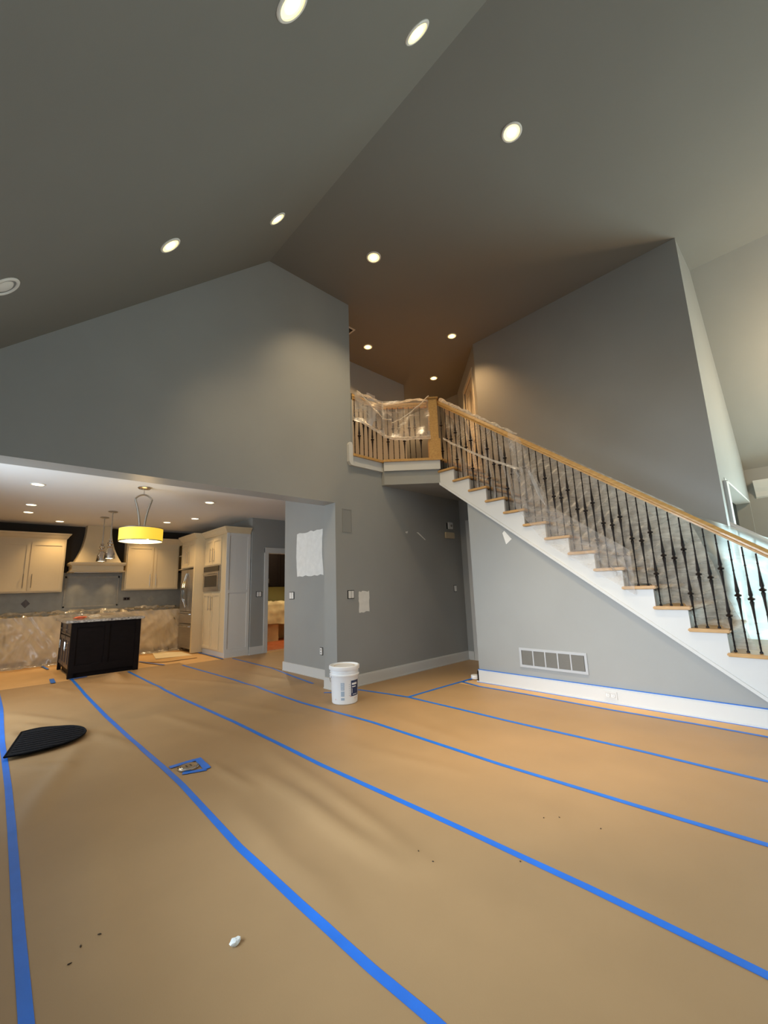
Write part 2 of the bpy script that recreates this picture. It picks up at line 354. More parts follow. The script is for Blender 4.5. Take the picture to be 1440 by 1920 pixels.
# door_1: kitchen hall doorway casing, door_2 loft, door_3 passage
c1 = MB().box(4.36, 4.45, 8.405, 8.43, 0, 2.22).box(5.27, 5.36, 8.405, 8.43, 0, 2.22).box(4.36, 5.36, 8.40, 8.43, 2.13, 2.235).box(4.435, 4.455, 8.42, 8.56, 0, 2.13).box(4.45, 5.27, 8.42, 8.56, 2.115, 2.13)
struct('trim_kitchen_doorway', c1, M['white'])
def T45box(mb, *a): mb.box(*a, T=T45); return mb
dd = MB(); T45box(dd, 0.20, 0.29, 0, 0.02, 3.18, 5.30); T45box(dd, 1.12, 1.21, 0, 0.02, 3.18, 5.30); T45box(dd, 0.29, 1.12, 0, 0.02, 5.21, 5.30)
struct('trim_loft_door', dd, M['door'])
ds = MB(); T45box(ds, 0.30, 1.11, -0.06, -0.03, 3.18, 5.20)
for (a, b, z0, z1) in [(0.30, 0.42, 3.18, 5.20), (0.99, 1.11, 3.18, 5.20), (0.42, 0.99, 5.05, 5.20), (0.42, 0.99, 3.18, 3.42), (0.42, 0.99, 4.0, 4.15), (0.66, 0.75, 3.42, 5.05)]:
    T45box(ds, a, b, -0.03, -0.015, z0, z1)
door2 = struct('door_2', ds, M['door'])
MB().lathe([(0.012, 0), (0.012, 0.03), (0.03, 0.04), (0.028, 0.06), (0.01, 0.068)], T=T45 @ Matrix.Translation((1.04, -0.02, 4.15)) @ Matrix.Rotation(-PI / 2, 4, 'X'), n=14).build('door_knob', M['nickel'], door2, smooth=True)
struct('trim_passage_door', MB().box(6.175, 6.2, 4.26, 4.35, 0, 2.42).box(6.175, 6.2, 3.50, 4.26, 2.33, 2.42), M['white'])
door3 = struct('door_3', MB().box(6.186, 6.2, 3.50, 4.26, 0.01, 2.33).box(6.18, 6.19, 4.15, 4.26, 0.01, 2.33), M['white'])
MB().lathe([(0.012, 0), (0.012, 0.03), (0.028, 0.045), (0.01, 0.06)], T=Matrix.Translation((6.182, 4.19, 0.96)) @ Matrix.Rotation(-PI / 2, 4, 'Y'), n=12).build('door_knob', M['nickel'], door3, smooth=True)

# ------------------------------------------------------------------ staircase
RISE = 3.21 / 16; RUN = 0.261; NT = 15; XS = 4.88; XW = 6.08
def ty(j): return 3.83 - RUN * j          # y of the riser above tread j (tread j spans ty(j)-RUN .. ty(j))
def tz(j): return 3.21 - RISE * (j + 1)
stair = thing('staircase', 'long straight staircase with white stringer and oak treads rising to the loft', 'staircase', (XS, 0, 0))
def under(y): return 2.44 + 0.7665 * (y - 3.38)
prof = [(3.83, 3.13)]
for j in range(NT):
    prof += [(ty(j), tz(j) - 0.035), (ty(j) - RUN, tz(j) - 0.035)]
prof += [(ty(NT - 1) - RUN, 0.0), (ty(NT - 1) - RUN + 0.02, 0.0)]
ylow = 3.38 - 2.44 / 0.7665
poly = prof + [(ylow, 0.0), (3.83, under(3.83))]
MB().prism(poly, 4.862, 4.90, 'x').build('stringer', M['white'], stair)
# small bead under the stringer
bd = MB(); bd.prism([(ylow + 0.02, 0.0), (3.84, under(3.84)), (3.84, under(3.84) + 0.035), (ylow + 0.02, 0.035)], 4.848, 4.862, 'x')
bd.build('stringer_bead', M['white'], stair)
t0 = None
for j in range(NT):
    if t0 is None:
        o = MB().box(4.835, XW, ty(j) - RUN - 0.03, ty(j) + 0.022, tz(j) - 0.032, tz(j)).build('tread', M['oak'], stair, bevel=0.008); t0 = o; y0 = ty(j); z0 = tz(j)
    else:
        o = t0.copy(); col.objects.link(o); o.location = (0, ty(j) - y0, tz(j) - z0)
r0 = None
for j in range(NT + 1):
    yy = ty(j - 1) - RUN if j else 3.83
    if j == 0: r0 = MB().box(4.90, XW, 3.83, 3.848, tz(0), 3.16).build('riser', M['wall'], stair)
    else:
        o = r0.copy(); col.objects.link(o); o.location = (0, -RUN * j, -RISE * j)
MB().prism([(0.4, under(0.4)), (3.83, under(3.83)), (3.83, under(3.83) + 0.05), (0.4, under(0.4) + 0.05)], 4.90, XW, 'x').build('soffit', M['wall'], stair)
# drywall below the stairs
struct('wall_stair_side', MB().prism([(3.38, 0), (3.38, under(3.38) + 0.01), (ylow, 0.0)], 4.88, 4.98, 'x'), M['wall'])

# landing: projecting box under the loft edge, fascia and nosing
struct('wall_landing_box', MB().prism([(4.26, 4.49), (4.26, 4.43), (4.865, 3.83), (XW, 3.83), (XW, 3.84), (6.2, 3.96), (6.2, 4.49)], 2.82, 3.17, 'z'), M['wall'])
lz = 3.17
fas = MB()
fas.box(3.661, 4.265, 4.455, 4.49, 3.03, 3.17)
def strip_along(mb, p, q, off0, off1, z0, z1):
    p = Vector(p); q = Vector(q); dr = (q - p).normalized(); nrm = Vector((-dr.y, dr.x))  # left normal
    pts = [p + nrm * off0, q + nrm * off0, q + nrm * off1, p + nrm * off1]
    mb.prism([(a.x, a.y) for a in pts], z0, z1, 'z')
DG0 = (4.255, 4.425); DG1 = (4.865, 3.815)
strip_along(fas, DG0, DG1, -0.03, 0.0, 3.03, 3.17)
fas.prism([(3.585, 3.33), (3.585, 3.08), (3.62, 3.03), (3.66, 3.03), (3.66, 3.33), (3.64, 3.37), (3.605, 3.37)], 4.44, 4.49, 'y')
struct('trim_landing_fascia', fas, M['white'])
nos = MB(); nos.box(3.66, 4.29, 4.425, 4.58, 3.17, 3.205)
strip_along(nos, (4.25, 4.43), (4.89, 3.79), -0.055, 0.12, 3.17, 3.205)
nos.box(4.87, XW, 3.79, 3.9, 3.17, 3.205)
struct('trim_landing_nosing', nos, M['oak'])
struct('floor_landing', MB().prism([(4.28, 4.5), (4.90, 3.88), (6.08, 3.88), (6.2, 3.96), (6.2, 4.5)], 3.17, 3.20, 'z'), M['oak'])

# balustrade
def baluster_mesh(L, kn, name):
    """slim iron bar with flared spear shapes meeting at round knuckles; local z from 0 to L"""
    mb = MB(); rb = 0.0065
    prof = [(rb, 0.0), (rb, 0.001)]
    ev = []
    for k in kn:
        zc = k * L
        ev += [(zc - 0.20, rb), (zc - 0.07, 0.0115), (zc - 0.028, 0.0170), (zc - 0.014, 0.010), (zc - 0.009, 0.024), (zc + 0.004, 0.027), (zc + 0.012, 0.014), (zc + 0.02, 0.011), (zc + 0.036, 0.0170), (zc + 0.085, 0.0120), (zc + 0.19, rb)]
    ev = [(z, r) for z, r in ev if 0.02 < z < L - 0.02]; ev.sort()
    prof += [(r, z) for z, r in ev] + [(rb, L)]
    mb.lathe(prof, n=8); mb.lathe([(0.013, 0), (0.013, 0.012), (0.008, 0.02)], n=8)
    # twisted rib on the plain lengths
    for ph in (0, PI):
        pts = [(math.cos(ph + t * 2.2) * rb, math.sin(ph + t * 2.2) * rb, 0.02 + (L - 0.04) * t / 30) for t in range(31)]
        mb.tube(pts, 0.0028, n=3)
    o = mb.build(name, M['iron'], None, smooth=True); return o

rail = thing('stair_railing', 'oak handrail on dark iron balusters running down the open side of the stairs', 'railing', (4.93, 3.8, 3.2))
def rail_bot(y): return tz(0) + 0.7665 * (y - (ty(0) - RUN)) + 0.885
BX = 4.93
protos = {}
KN = {'double': (0.30, 0.70), 'single': (0.5,), 'low': (0.42,)}
pat = ['double', 'single', 'single']
n_b = 0
for j in range(NT):
    for k in range(3):
        y = ty(j) - 0.03 - 0.087 * k
        L = rail_bot(y) - tz(j)
        if L < 0.2: continue
        key = k
        if key not in protos:
            o = baluster_mesh(L, KN[pat[k]], 'baluster'); protos[key] = o
        else:
            o = protos[key].copy(); col.objects.link(o)
        o.parent = rail; o.location = Vector((BX, y, tz(j))) - ORG[rail.name]; n_b += 1
def rail_profile_along(mb, pts, w=0.032, h=0.065):
    # rounded handrail cross-section swept along pts (bottom centre)
    sec = [(-w * 0.7, 0), (-w * 0.75, 0.02), (-w, 0.03), (-w, 0.048), (-w * 0.6, h), (w * 0.6, h), (w, 0.048), (w, 0.03), (w * 0.75, 0.02), (w * 0.7, 0)]
    pts = [Vector(p) for p in pts]; n = len(sec); vs = []
    for i, p in enumerate(pts):
        dr = (pts[min(i + 1, len(pts) - 1)] - pts[max(i - 1, 0)]); dh = Vector((dr.x, dr.y, 0)).normalized(); side = Vector((-dh.y, dh.x, 0))
        for (a, b) in sec: vs.append(p + side * a + Vector((0, 0, b)))
    fs = [(i * n + k, i * n + (k + 1) % n, (i + 1) * n + (k + 1) % n, (i + 1) * n + k) for i in range(len(pts) - 1) for k in range(n)]
    fs += [tuple(range(n)), tuple(range((len(pts) - 1) * n, len(pts) * n))[::-1]]
    mb.add(vs, fs); return mb
rp = [(BX, y, rail_bot(y)) for y in (3.88, 3.0, 2.0, 1.0, 0.0, -0.2)]
rail_profile_along(MB(), rp, 0.034, 0.085).build('handrail', M['oak'], rail, smooth=False)
# bottom volute post
MB().box(4.88, 4.98, -0.30, -0.20, 0, 1.25).build('newel_post', M['oak'], rail, bevel=0.006)

newel = thing('newel_post', 'square oak box newel where the landing rail meets the stair rail', 'post', (4.86, 3.90, 3.2))
TN = Matrix.Translation((4.865, 3.905, 0)) @ Matrix.Rotation(-PI / 4, 4, 'Z')
nm = MB().box(-0.070, 0.070, -0.070, 0.070, 3.205, 4.19, T=TN)
nm.build('shaft', M['oak'], newel, bevel=0.004)
MB().box(-0.092, 0.092, -0.092, 0.092, 3.205, 3.52, T=TN).build('plinth', M['oak'], newel, bevel=0.006)
MB().box(-0.09, 0.09, -0.09, 0.09, 4.19, 4.215, T=TN).box(-0.07, 0.07, -0.07, 0.07, 4.165, 4.20, T=TN).build('cap', M['oak'], newel, bevel=0.006)

lrail = thing('landing_railing', 'oak handrail with dark iron balusters guarding the loft landing edge', 'railing', (4.0, 4.5, 3.2))
lp = [(3.68, 4.50, 4.085), (4.28, 4.50, 4.085), (4.81, 3.97, 4.085)]
rail_profile_along(MB(), lp, 0.034, 0.075).build('handrail', M['oak'], lrail)
lb0 = None
spots = [(3.735 + 0.088 * k, 4.485, k) for k in range(6)] + [(4.285 + 0.0605 * k, 4.465 - 0.0605 * k, 6 + k) for k in range(8)]
lprot = {}
for (x, y, k) in spots:
    kk = 'low' if k % 3 == 1 else 'double'
    if kk not in lprot: o = baluster_mesh(0.885, (0.36,) if kk == 'low' else (0.62, 0.2) if False else (0.60,), 'baluster'); lprot[kk] = o
    else: o = lprot[kk].copy(); col.objects.link(o)
    o.parent = lrail; o.location = Vector((x, y, 3.205)) - ORG[lrail.name]
MB().box(3.665, 3.685, 4.47, 4.53, 3.205, 4.16).build('wall_bracket', M['wall'], lrail)
MB().box(3.67, 3.70, 4.47, 4.53, 4.06, 4.16).build('wall_rosette', M['oak'], lrail)

# right-hand rail beyond the end of the tall stair wall
rr = thing('foyer_railing', 'white-wrapped handrail on the far side of the stairs below the tall wall end', 'railing', (6.0, 0.6, 0.8))
rail_profile_along(MB(), [(6.02, y, rail_bot(y) + 0.14) for y in (0.66, 0.2, -0.2)], 0.03, 0.07).build('handrail', M['white'], rr)
o0 = None
for k in range(7):
    y = 0.58 - 0.12 * k; j = int((3.83 - y) / RUN)
    if j >= NT: break
    L = rail_bot(y) + 0.14 - tz(j)
    o = MB().tube([(6.02, y, tz(j)), (6.02, y, rail_bot(y) + 0.14)], 0.008, n=6).build('baluster', M['iron'], rr)

# ------------------------------------------------------------------ paper on the floor
RID = [((1.54, 3.06), (1.51, 1.55), 0.020, 0.070), ((1.83, 3.44), (1.60, 1.49), 0.013, 0.065), ((1.23, 2.70), (1.15, 1.53), 0.011, 0.07),
       ((0.73, 4.70), (0.27, 3.34), 0.022, 0.075), ((0.86, 5.06), (1.05, 4.24), 0.014, 0.06), ((0.29, 6.67), (0.82, 5.47), 0.014, 0.07),
       ((1.50, 5.21), (1.70, 3.99), 0.012, 0.07), ((1.35, 3.43), (1.40, 2.80), 0.012, 0.04), ((0.30, 4.55), (0.62, 4.2), 0.014, 0.05),
       ((2.10, 5.4), (2.5, 3.9), 0.008, 0.08), ((2.2, 7.2), (2.9, 5.2), 0.012, 0.07), ((3.1, 6.9), (3.3, 5.3), 0.010, 0.08), ((0.4, 6.0), (0.55, 5.6), 0.012, 0.05),
       ((1.25, 7.9), (1.9, 6.6), 0.016, 0.09), ((1.64, 8.45), (1.60, 7.6), 0.060, 0.10), ((2.3, 3.0), (2.5, 1.9), 0.006, 0.08), ((0.55, 3.2), (0.45, 1.5), 0.007, 0.12),
       ((3.1, 3.3), (2.95, 2.2), 0.006, 0.09), ((0.75, 8.2), (1.0, 7.3), 0.012, 0.07), ((0.3, 5.7), (0.36, 5.25), 0.016, 0.05)]
def hgt(x, y):
    h = 0.004 + 0.004 * (noise.noise((x * 1.1, y * 0.8, 3.1)) + 0.5) + 0.0022 * noise.noise((x * 4.5, y * 1.6, 7.7))
    h = max(h, 0.0022)
    for (a, b, A, w) in RID:
        dx, dy = b[0] - a[0], b[1] - a[1]; L2 = dx * dx + dy * dy
        t = ((x - a[0]) * dx + (y - a[1]) * dy) / L2
        if t < -0.3 or t > 1.3: continue
        tc_ = min(1, max(0, t)); px, py = a[0] + dx * tc_, a[1] + dy * tc_
        wob = 0.03 * noise.noise((t * 3, a[0] * 5, b[1]))
        ds_ = math.hypot(x - px - wob, y - py)
        if ds_ > 4 * w: continue
        tap = math.sin(PI * min(1, max(0, (t + 0.15) / 1.3))) if True else 1
        h += 1.15 * A * max(0, tap) * math.exp(-(ds_ / w) ** 2)
    # rubbing out the folds at the seams
    return h
SE = [-0.62, 0.23, 1.08, 1.93, 2.79, 3.66, 4.63]
runners = [
 (XL + 0.0, 0.23, -2.5, 8.3, 'brown paper runner cut off by the left edge of the frame'),
 (0.23, 1.08, -2.5, 8.45, 'brown paper runner under the black half-round mat'),
 (1.08, 1.93, -2.5, 8.55, 'brown paper runner leading to the dark kitchen island'),
 (1.93, 2.79, -2.5, 8.7, 'brown paper runner passing right of the island'),
 (2.79, 3.66, -2.5, 8.4, 'brown paper runner carrying the white bucket'),
 (3.66, 4.63, -2.5, 3.59, 'brown paper runner nearest the stair side wall')]
for (x0, x1, y0, y1, lab) in runners:
    nx = max(8, int((x1 - x0) / 0.03)); ny = int((y1 - y0) / 0.04)
    def fn(u, v, x0=x0, x1=x1, y0=y0, y1=y1):
        x = x0 + (x1 - x0) * u; y = y0 + (y1 - y0) * v
        if x > 3.33 and y > 4.44:
            lim = 3.33 if y < 4.78 else 3.63
            x = min(x, lim)
        return (x, y, hgt(x, y))
    o = MB().grid(nx, ny, fn).build('paper_runner', M['paper'], smooth=True); tag(o, lab, 'floor paper', 'brown paper runners on the floor')
def flat_sheet(x0, x1, y0, y1, z, m, name, lab, cat, grp=None, step=0.06, rough=0.0):
    def fn(u, v):
        x = x0 + (x1 - x0) * u; y = y0 + (y1 - y0) * v
        return (x, y, z + hgt(x, y) * 0.25 + rough * noise.noise((x * 3, y * 3, 1)))
    o = MB().grid(int((x1 - x0) / step) + 1, int((y1 - y0) / step) + 1, fn).build(name, m, smooth=True); return tag(o, lab, cat, grp)
flat_sheet(4.63, 4.85, -2.5, 3.55, 0.003, M['paper2'], 'paper_strip', 'narrow pale paper strip along the white baseboard under the stairs', 'floor paper')
flat_sheet(3.66, 6.17, 3.59, 4.46, 0.003, M['paper'], 'paper_sheet', 'brown paper sheet in the passage under the landing', 'floor paper')
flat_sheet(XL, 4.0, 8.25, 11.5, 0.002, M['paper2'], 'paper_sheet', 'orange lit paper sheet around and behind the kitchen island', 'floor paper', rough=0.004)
flat_sheet(3.66, 7.1, 6.36, 8.40, 0.003, M['paper'], 'paper_sheet', 'brown paper sheet at the kitchen hall doorway', 'floor paper')
def quad_sheet(pts, z, m, name, lab, cat):
    n = len(pts); mb = MB().prism(pts, z, z + 0.004, 'z'); return tag(mb.build(name, m), lab, cat)
quad_sheet([(2.62, 9.6), (3.28, 9.45), (3.30, 10.2), (2.85, 10.75)], 0.012, M['card'], 'cardboard_sheet', 'pale board lying on the floor in front of the refrigerator', 'cardboard')
quad_sheet([(2.35, 9.3), (2.62, 9.0), (3.22, 9.0), (3.26, 9.42), (2.7, 9.5)], 0.014, M['paper2'], 'paper_offcut', 'light paper offcut overlapping the board by the refrigerator', 'floor paper')

# ------------------------------------------------------------------ blue tape
def tape(pts, lab, w=0.038, grp='blue tape seams on the floor paper', lift=0.0022, zf=hgt):
    pts = [Vector((p[0], p[1])) for p in pts]; res = []
    for i in range(len(pts) - 1):
        n = max(2, int((pts[i + 1] - pts[i]).length / 0.04))
        for k in range(n): res.append(pts[i].lerp(pts[i + 1], k / n))
    res.append(pts[-1])
    vs = []; m = len(res)
    for i, p in enumerate(res):
        dr = (res[min(i + 1, m - 1)] - res[max(i - 1, 0)]).normalized(); nr = Vector((-dr.y, dr.x))
        for s in (-0.5, 0, 0.5):
            q = p + nr * w * s; vs.append((q.x, q.y, zf(q.x, q.y) + lift))
    fs = []
    for i in range(m - 1):
        for k in range(2): fs.append((i * 3 + k, i * 3 + k + 1, i * 3 + k + 4, i * 3 + k + 3))
    # thickness: duplicate slightly lower
    b = len(vs); vs2 = [(v[0], v[1], v[2] - 0.0015) for v in vs]
    o = MB().add(vs + vs2, fs + [tuple(b + q for q in f[::-1]) for f in fs]).build('masking_tape', M['tape'], flip_fix=False)
    return tag(o, lab, 'tape', grp)
tape([(0.22, -2.4), (0.215, 1.6), (0.22, 2.34), (0.23, 3.09), (0.24, 4.1), (0.235, 5.46), (0.26, 7.03), (0.25, 8.2)], 'blue tape seam along the left edge of the frame')
tape([(1.09, -2.4), (1.09, 1.01), (1.075, 1.26), (1.065, 1.71), (1.06, 2.28), (1.09, 3.22), (1.09, 3.65), (1.08, 4.46), (1.07, 5.58), (1.09, 7.06), (1.12, 8.54)], 'blue tape seam running from the island past the floor outlet')
tape([(1.95, -2.4), (1.95, 0.33), (1.96, 0.9), (1.955, 1.43), (1.92, 2.79), (1.93, 4.29), (1.89, 5.77), (1.90, 8.5)], 'blue tape seam starting at the right corner of the island')
tape([(2.82, -2.4), (2.83, 0.39), (2.81, 0.93), (2.79, 1.81), (2.82, 3.22), (2.76, 4.36), (2.80, 6.29), (2.73, 8.34)], 'blue tape seam passing just left of the white bucket')
tape([(3.67, -2.4), (3.66, 0.45), (3.68, 1.17), (3.68, 2.34), (3.71, 3.59), (3.57, 4.3), (3.50, 4.40)], 'blue tape seam leaving the right side of the bucket')
tape([(3.20, 4.56), (3.32, 4.42), (3.50, 4.40)], 'short blue tape piece at the foot of the wall jamb')
tape([(4.63, -2.4), (4.62, 0.52), (4.64, 1.01), (4.62, 1.66), (4.655, 2.52), (4.65, 3.24), (4.72, 3.55)], 'grey blue tape seam closest to the baseboard under the stairs')
tape([(3.70, 3.59), (4.24, 3.58), (4.95, 3.56)], 'blue tape crossing the passage below the landing')
tape([(3.40, 5.1), (3.49, 5.8), (3.62, 6.66), (3.65, 8.30)], 'faint blue tape seam along the partition wall into the kitchen hall')
tape([(3.48, 8.34), (3.50, 8.9), (3.50, 9.7)], 'blue tape at the foot of the tall pantry cabinet', lift=0.012)
tape([(0.89, 8.81), (0.87, 8.35)], 'short blue tape dash on the floor left of the island', w=0.06, lift=0.012)
tape([(0.90, 10.75), (0.95, 10.05)], 'blue tape piece beside the far corner of the island', lift=0.012)
tape([(2.30, 9.5), (2.50, 8.60)], 'blue tape piece between the island and the pale board', lift=0.014)
tape([(1.08, 8.50), (1.22, 8.52), (1.32, 8.53)], 'blue tape tab stuck to the island foot', w=0.05, lift=0.012)
def tape_wall_top(lab):
    o = MB().box(4.862, 4.881, -0.2, 3.39, 0.16, 0.166).build('masking_tape', M['tape']); return tag(o, lab, 'tape')
tape_wall_top('thin blue tape line along the top of the baseboard under the stairs')
o = MB().box(4.838, 4.850, -0.2, 3.40, 0.004, 0.0075).build('masking_tape', M['tape']); tag(o, 'thin blue tape line along the bottom of the baseboard under the stairs', 'tape')

# ------------------------------------------------------------------ small floor things
matp = [(0.23, 4.78), (0.37, 5.52), (0.51, 5.54), (0.65, 5.45), (0.75, 5.36), (0.81, 5.21), (0.81, 5.04), (0.75, 4.91), (0.66, 4.82), (0.51, 4.77), (0.37, 4.76)]
mo = thing('door_mat', 'black half-round mat lying on the brown paper at the left', 'mat', (0.52, 5.1, 0.02))
def smooth_poly(p, n=4, keep=(0, 1)):
    out = []
    N = len(p)
    for i in range(N):
        if i == 0: out.append(p[0]); continue
        a, b, c, d_ = p[(i - 1) % N], p[i], p[(i + 1) % N], p[(i + 2) % N]
        if i == 1: a = (2 * b[0] - c[0], 2 * b[1] - c[1])
        if i == N - 1: d_ = (2 * c[0] - b[0], 2 * c[1] - b[1])
        for k in range(n):
            t = k / n
            out.append(tuple(0.5 * ((2 * b[q]) + (c[q] - a[q]) * t + (2 * a[q] - 5 * b[q] + 4 * c[q] - d_[q]) * t * t + (3 * b[q] - a[q] - 3 * c[q] + d_[q]) * t ** 3) for q in (0, 1)))
    return out
mp_ = smooth_poly(matp)
MB().prism(mp_, 0.026, 0.036, 'z').build('pad', M['mat_black'], mo)
cx, cy = 0.53, 5.12
MB().tube([(p[0], p[1], 0.035) for p in mp_] + [(mp_[0][0], mp_[0][1], 0.035)], 0.007, n=6).build('edge_binding', M['mat_black'], mo)
for k in range(9):
    t = 0.12 + 0.095 * k
    a = Vector((0.23 + 0.14 * t, 4.78 + 0.74 * t)); 
    L = 0.52 * math.sqrt(max(0.02, 1 - (2 * t - 1) ** 2)) * 0.92
    MB().box(0, L, -0.012, 0.012, 0.036, 0.039, T=Matrix.Translation((a.x + 0.03, a.y, 0)) @ Matrix.Rotation(-0.2, 4, 'Z')).build('rib', M['mat_black'], mo)

ox, oy = 1.215, 3.475
oz = hgt(ox, oy)
fo = thing('floor_outlet', 'round metal floor outlet framed by blue tape between the paper runners', 'outlet', (ox, oy, oz))
MB().lathe([(0.072, 0), (0.074, 0.006), (0.066, 0.011), (0.050, 0.011)], c=(ox, oy, oz + 0.004), n=32).build('rim', M['chrome'], fo, smooth=True)
MB().lathe([(0.050, 0.0), (0.049, 0.0135), (0.001, 0.0135)], c=(ox, oy, oz + 0.004), n=28).build('cover_disc', M['nickel'], fo, smooth=True)
for dx in (-0.014, 0.016):
    MB().box(ox + dx - 0.005, ox + dx + 0.005, oy - 0.022, oy + 0.014, oz + 0.0172, oz + 0.0188).build('slot', M['black'], fo)
for i, (p, q, w, l) in enumerate([((1.15, 3.40), (1.30, 3.34), 0.045, 'ragged blue tape piece on the near side of the floor outlet'), ((1.12, 3.585), (1.30, 3.585), 0.05, 'blue tape piece on the far side of the floor outlet'), ((1.325, 3.60), (1.305, 3.34), 0.05, 'blue tape piece on the right side of the floor outlet')]):
    tape([p, q], l, w=w, lift=0.0045 + 0.001 * i)

def crumpled(name, c, r, m, lab, cat, seed, squash=0.6):
    random.seed(seed); bm = bmesh.new(); bmesh.ops.create_icosphere(bm, subdivisions=2, radius=1)
    for v in bm.verts:
        k = 0.65 + 0.5 * random.random(); v.co = Vector((v.co.x * r * k, v.co.y * r * k * 0.8, v.co.z * r * k * squash))
    zmin = min(v.co.z for v in bm.verts)
    me = bpy.data.meshes.new(name); 
    for v in bm.verts: v.co.z -= zmin
    bm.to_mesh(me); bm.free(); me.materials.append(m)
    o = bpy.data.objects.new(name, me); col.objects.link(o); o.location = c; return tag(o, lab, cat)
crumpled('paper_scrap', (0.79, 1.70, hgt(0.79, 1.70)), 0.020, M['scrap'], 'small crumpled white scrap lying on the near paper runner', 'scrap', 3)
o0 = None
for i, (x, y) in enumerate([(0.34, 2.04), (0.38, 2.10), (0.44, 2.11), (1.65, 1.57), (1.64, 1.47), (2.34, 1.27), (2.40, 1.21), (2.44, 1.01), (1.92, 1.18)]):
    if o0 is None:
        o0 = crumpled('crumb', (x, y, 0), 0.006, M['crumb'], 'tiny dark crumb of dirt on the brown paper', 'debris', 5); o = o0; o['group'] = 'dirt crumbs on the floor paper'
    else: o = o0.copy(); col.objects.link(o)
    o['label'] = ['dark crumb nearest the bottom left of the floor', 'middle one of the three dark crumbs at lower left', 'dark crumb farthest right of the lower left three', 'dark crumb between the middle tape seams, upper of the pair', 'dark crumb between the middle tape seams, lower of the pair', 'left crumb of the close pair on the right runner', 'right crumb of the close pair on the right runner', 'lone tiny crumb farthest to the right', 'tiny crumb just beside the second tape seam from the right'][i]
    o.location = (x, y, hgt(x, y)); o.rotation_euler = (0, 0, i * 1.3); o.scale = (1.3 if i < 3 else 0.8, 0.6, 0.6)
# tape roll
tr_ = thing('tape_roll', 'small white tape roll lying at the corner of the stair wall', 'tape roll', (4.99, 3.53, 0.006))
MB().lathe([(0.026, 0), (0.055, 0), (0.057, 0.005), (0.057, 0.043), (0.055, 0.048), (0.026, 0.048), (0.026, 0)], c=(4.99, 3.53, 0.008), n=28, cap=False).build('tape_winding', M['plastic_white'], tr_, smooth=True)
MB().lathe([(0.024, 0.001), (0.0262, 0.001), (0.0262, 0.047), (0.024, 0.047), (0.024, 0.001)], c=(4.99, 3.53, 0.008), n=28, cap=False).build('core', M['card'], tr_, smooth=True)

# ------------------------------------------------------------------ bucket
bx, by = 3.11, 4.02; bz = hgt(bx, by)
bk = thing('paint_bucket', 'white plastic five gallon paint bucket with navy label standing on the brown paper', 'bucket', (bx, by, bz))
c = (bx, by, bz)
MB().lathe([(0.138, 0), (0.146, 0.008), (0.150, 0.10), (0.157, 0.30), (0.158, 0.302), (0.171, 0.303), (0.172, 0.315), (0.160, 0.318), (0.1595, 0.335), (0.166, 0.337), (0.166, 0.344), (0.160, 0.346), (0.161, 0.375)], c=c, n=48).build('pail', M['bucket'], bk, smooth=True)
MB().lathe([(0.162, 0.366), (0.174, 0.366), (0.177, 0.375), (0.176, 0.402), (0.170, 0.408), (0.160, 0.408), (0.155, 0.396), (0.150, 0.394), (0.001, 0.393)], c=c, n=48).build('lid', M['bucket'], bk, smooth=True)
MB().lathe([(0.120, 0.3945), (0.118, 0.398), (0.112, 0.3945)], c=c, n=40, cap=False).build('lid_ridge', mat('lid_ridge_tan', (0.70, 0.60, 0.48), 0.5), bk, smooth=True)
def rz(z): return 0.146 + (z - 0.008) * 0.0375 + 0.0012
def curved_patch(name, m, a0, a1, z0, z1, lift=0.0, n=8, parent=bk):
    def fn(u, v):
        a = math.radians(a0 + (a1 - a0) * u); z = z0 + (z1 - z0) * v; r = rz(z) + lift + 0.0008
        return (bx + r * math.cos(a), by + r * math.sin(a), bz + z)
    return MB().grid(n, 2, fn).build(name, m, parent, smooth=True)
# camera direction from the bucket is about 232 degrees
CA = math.degrees(math.atan2(-by, -bx))
lb = curved_patch('navy_label', M['navy'], CA + 28, CA + 74, 0.085, 0.252); lb['label'] = 'dark navy printed label'
for (a, b, z0, z1) in [(CA + 32, CA + 60, 0.205, 0.226), (CA + 32, CA + 54, 0.18, 0.19), (CA + 36, CA + 62, 0.10, 0.106), (CA + 32, CA + 34, 0.12, 0.17)]:
    curved_patch('label_print', M['bucket'], a, b, z0, z1, 0.0008, 5, lb)
gp = curved_patch('grey_print_block', M['greyprint'], CA - 16, CA - 1, 0.155, 0.236, 0); curved_patch('grey_print_block', M['greyprint'], CA - 16, CA - 1, 0.09, 0.145, 0); curved_patch('grey_print_block', M['greyprint'], CA - 16, CA - 1, 0.05, 0.075, 0)
for q in range(5): curved_patch('print_line', M['bucket'], CA - 14, CA - 4 + q % 2 * 2, 0.168 + q * 0.014, 0.171 + q * 0.014, 0.0008, 3, gp)
for q in range(6): curved_patch('print_line', M['greyprint'], CA + 18, CA + 24, 0.10 + q * 0.022, 0.104 + q * 0.022, 0.0, 3, bk)
for (a, z) in [(-44, 0.052), (22, 0.088), (26, 0.083), (48, 0.055), (58, 0.062)]: curved_patch('paint_spot', M['redspot'], CA + a, CA + a + 3, z, z + 0.007, 0.0004, 3)
hp = []
for k in range(25):
    t = k / 24; a = PI * t
    hp.append((bx + 0.168 * math.cos(math.radians(CA - 75)) * math.cos(a) - 0.0, by + 0.168 * math.sin(math.radians(CA - 75)) * math.cos(a), bz + 0.290 - 0.135 * math.sin(a)))
hdir = Vector((math.cos(math.radians(CA - 165)), math.sin(math.radians(CA - 165)), 0))
hp = [Vector(p) + hdir * 0.166 * math.sin(PI * k / 24) for k, p in enumerate(hp)]
MB().tube(hp, 0.0028, n=6).build('bail_handle', M['nickel'], bk, smooth=True)
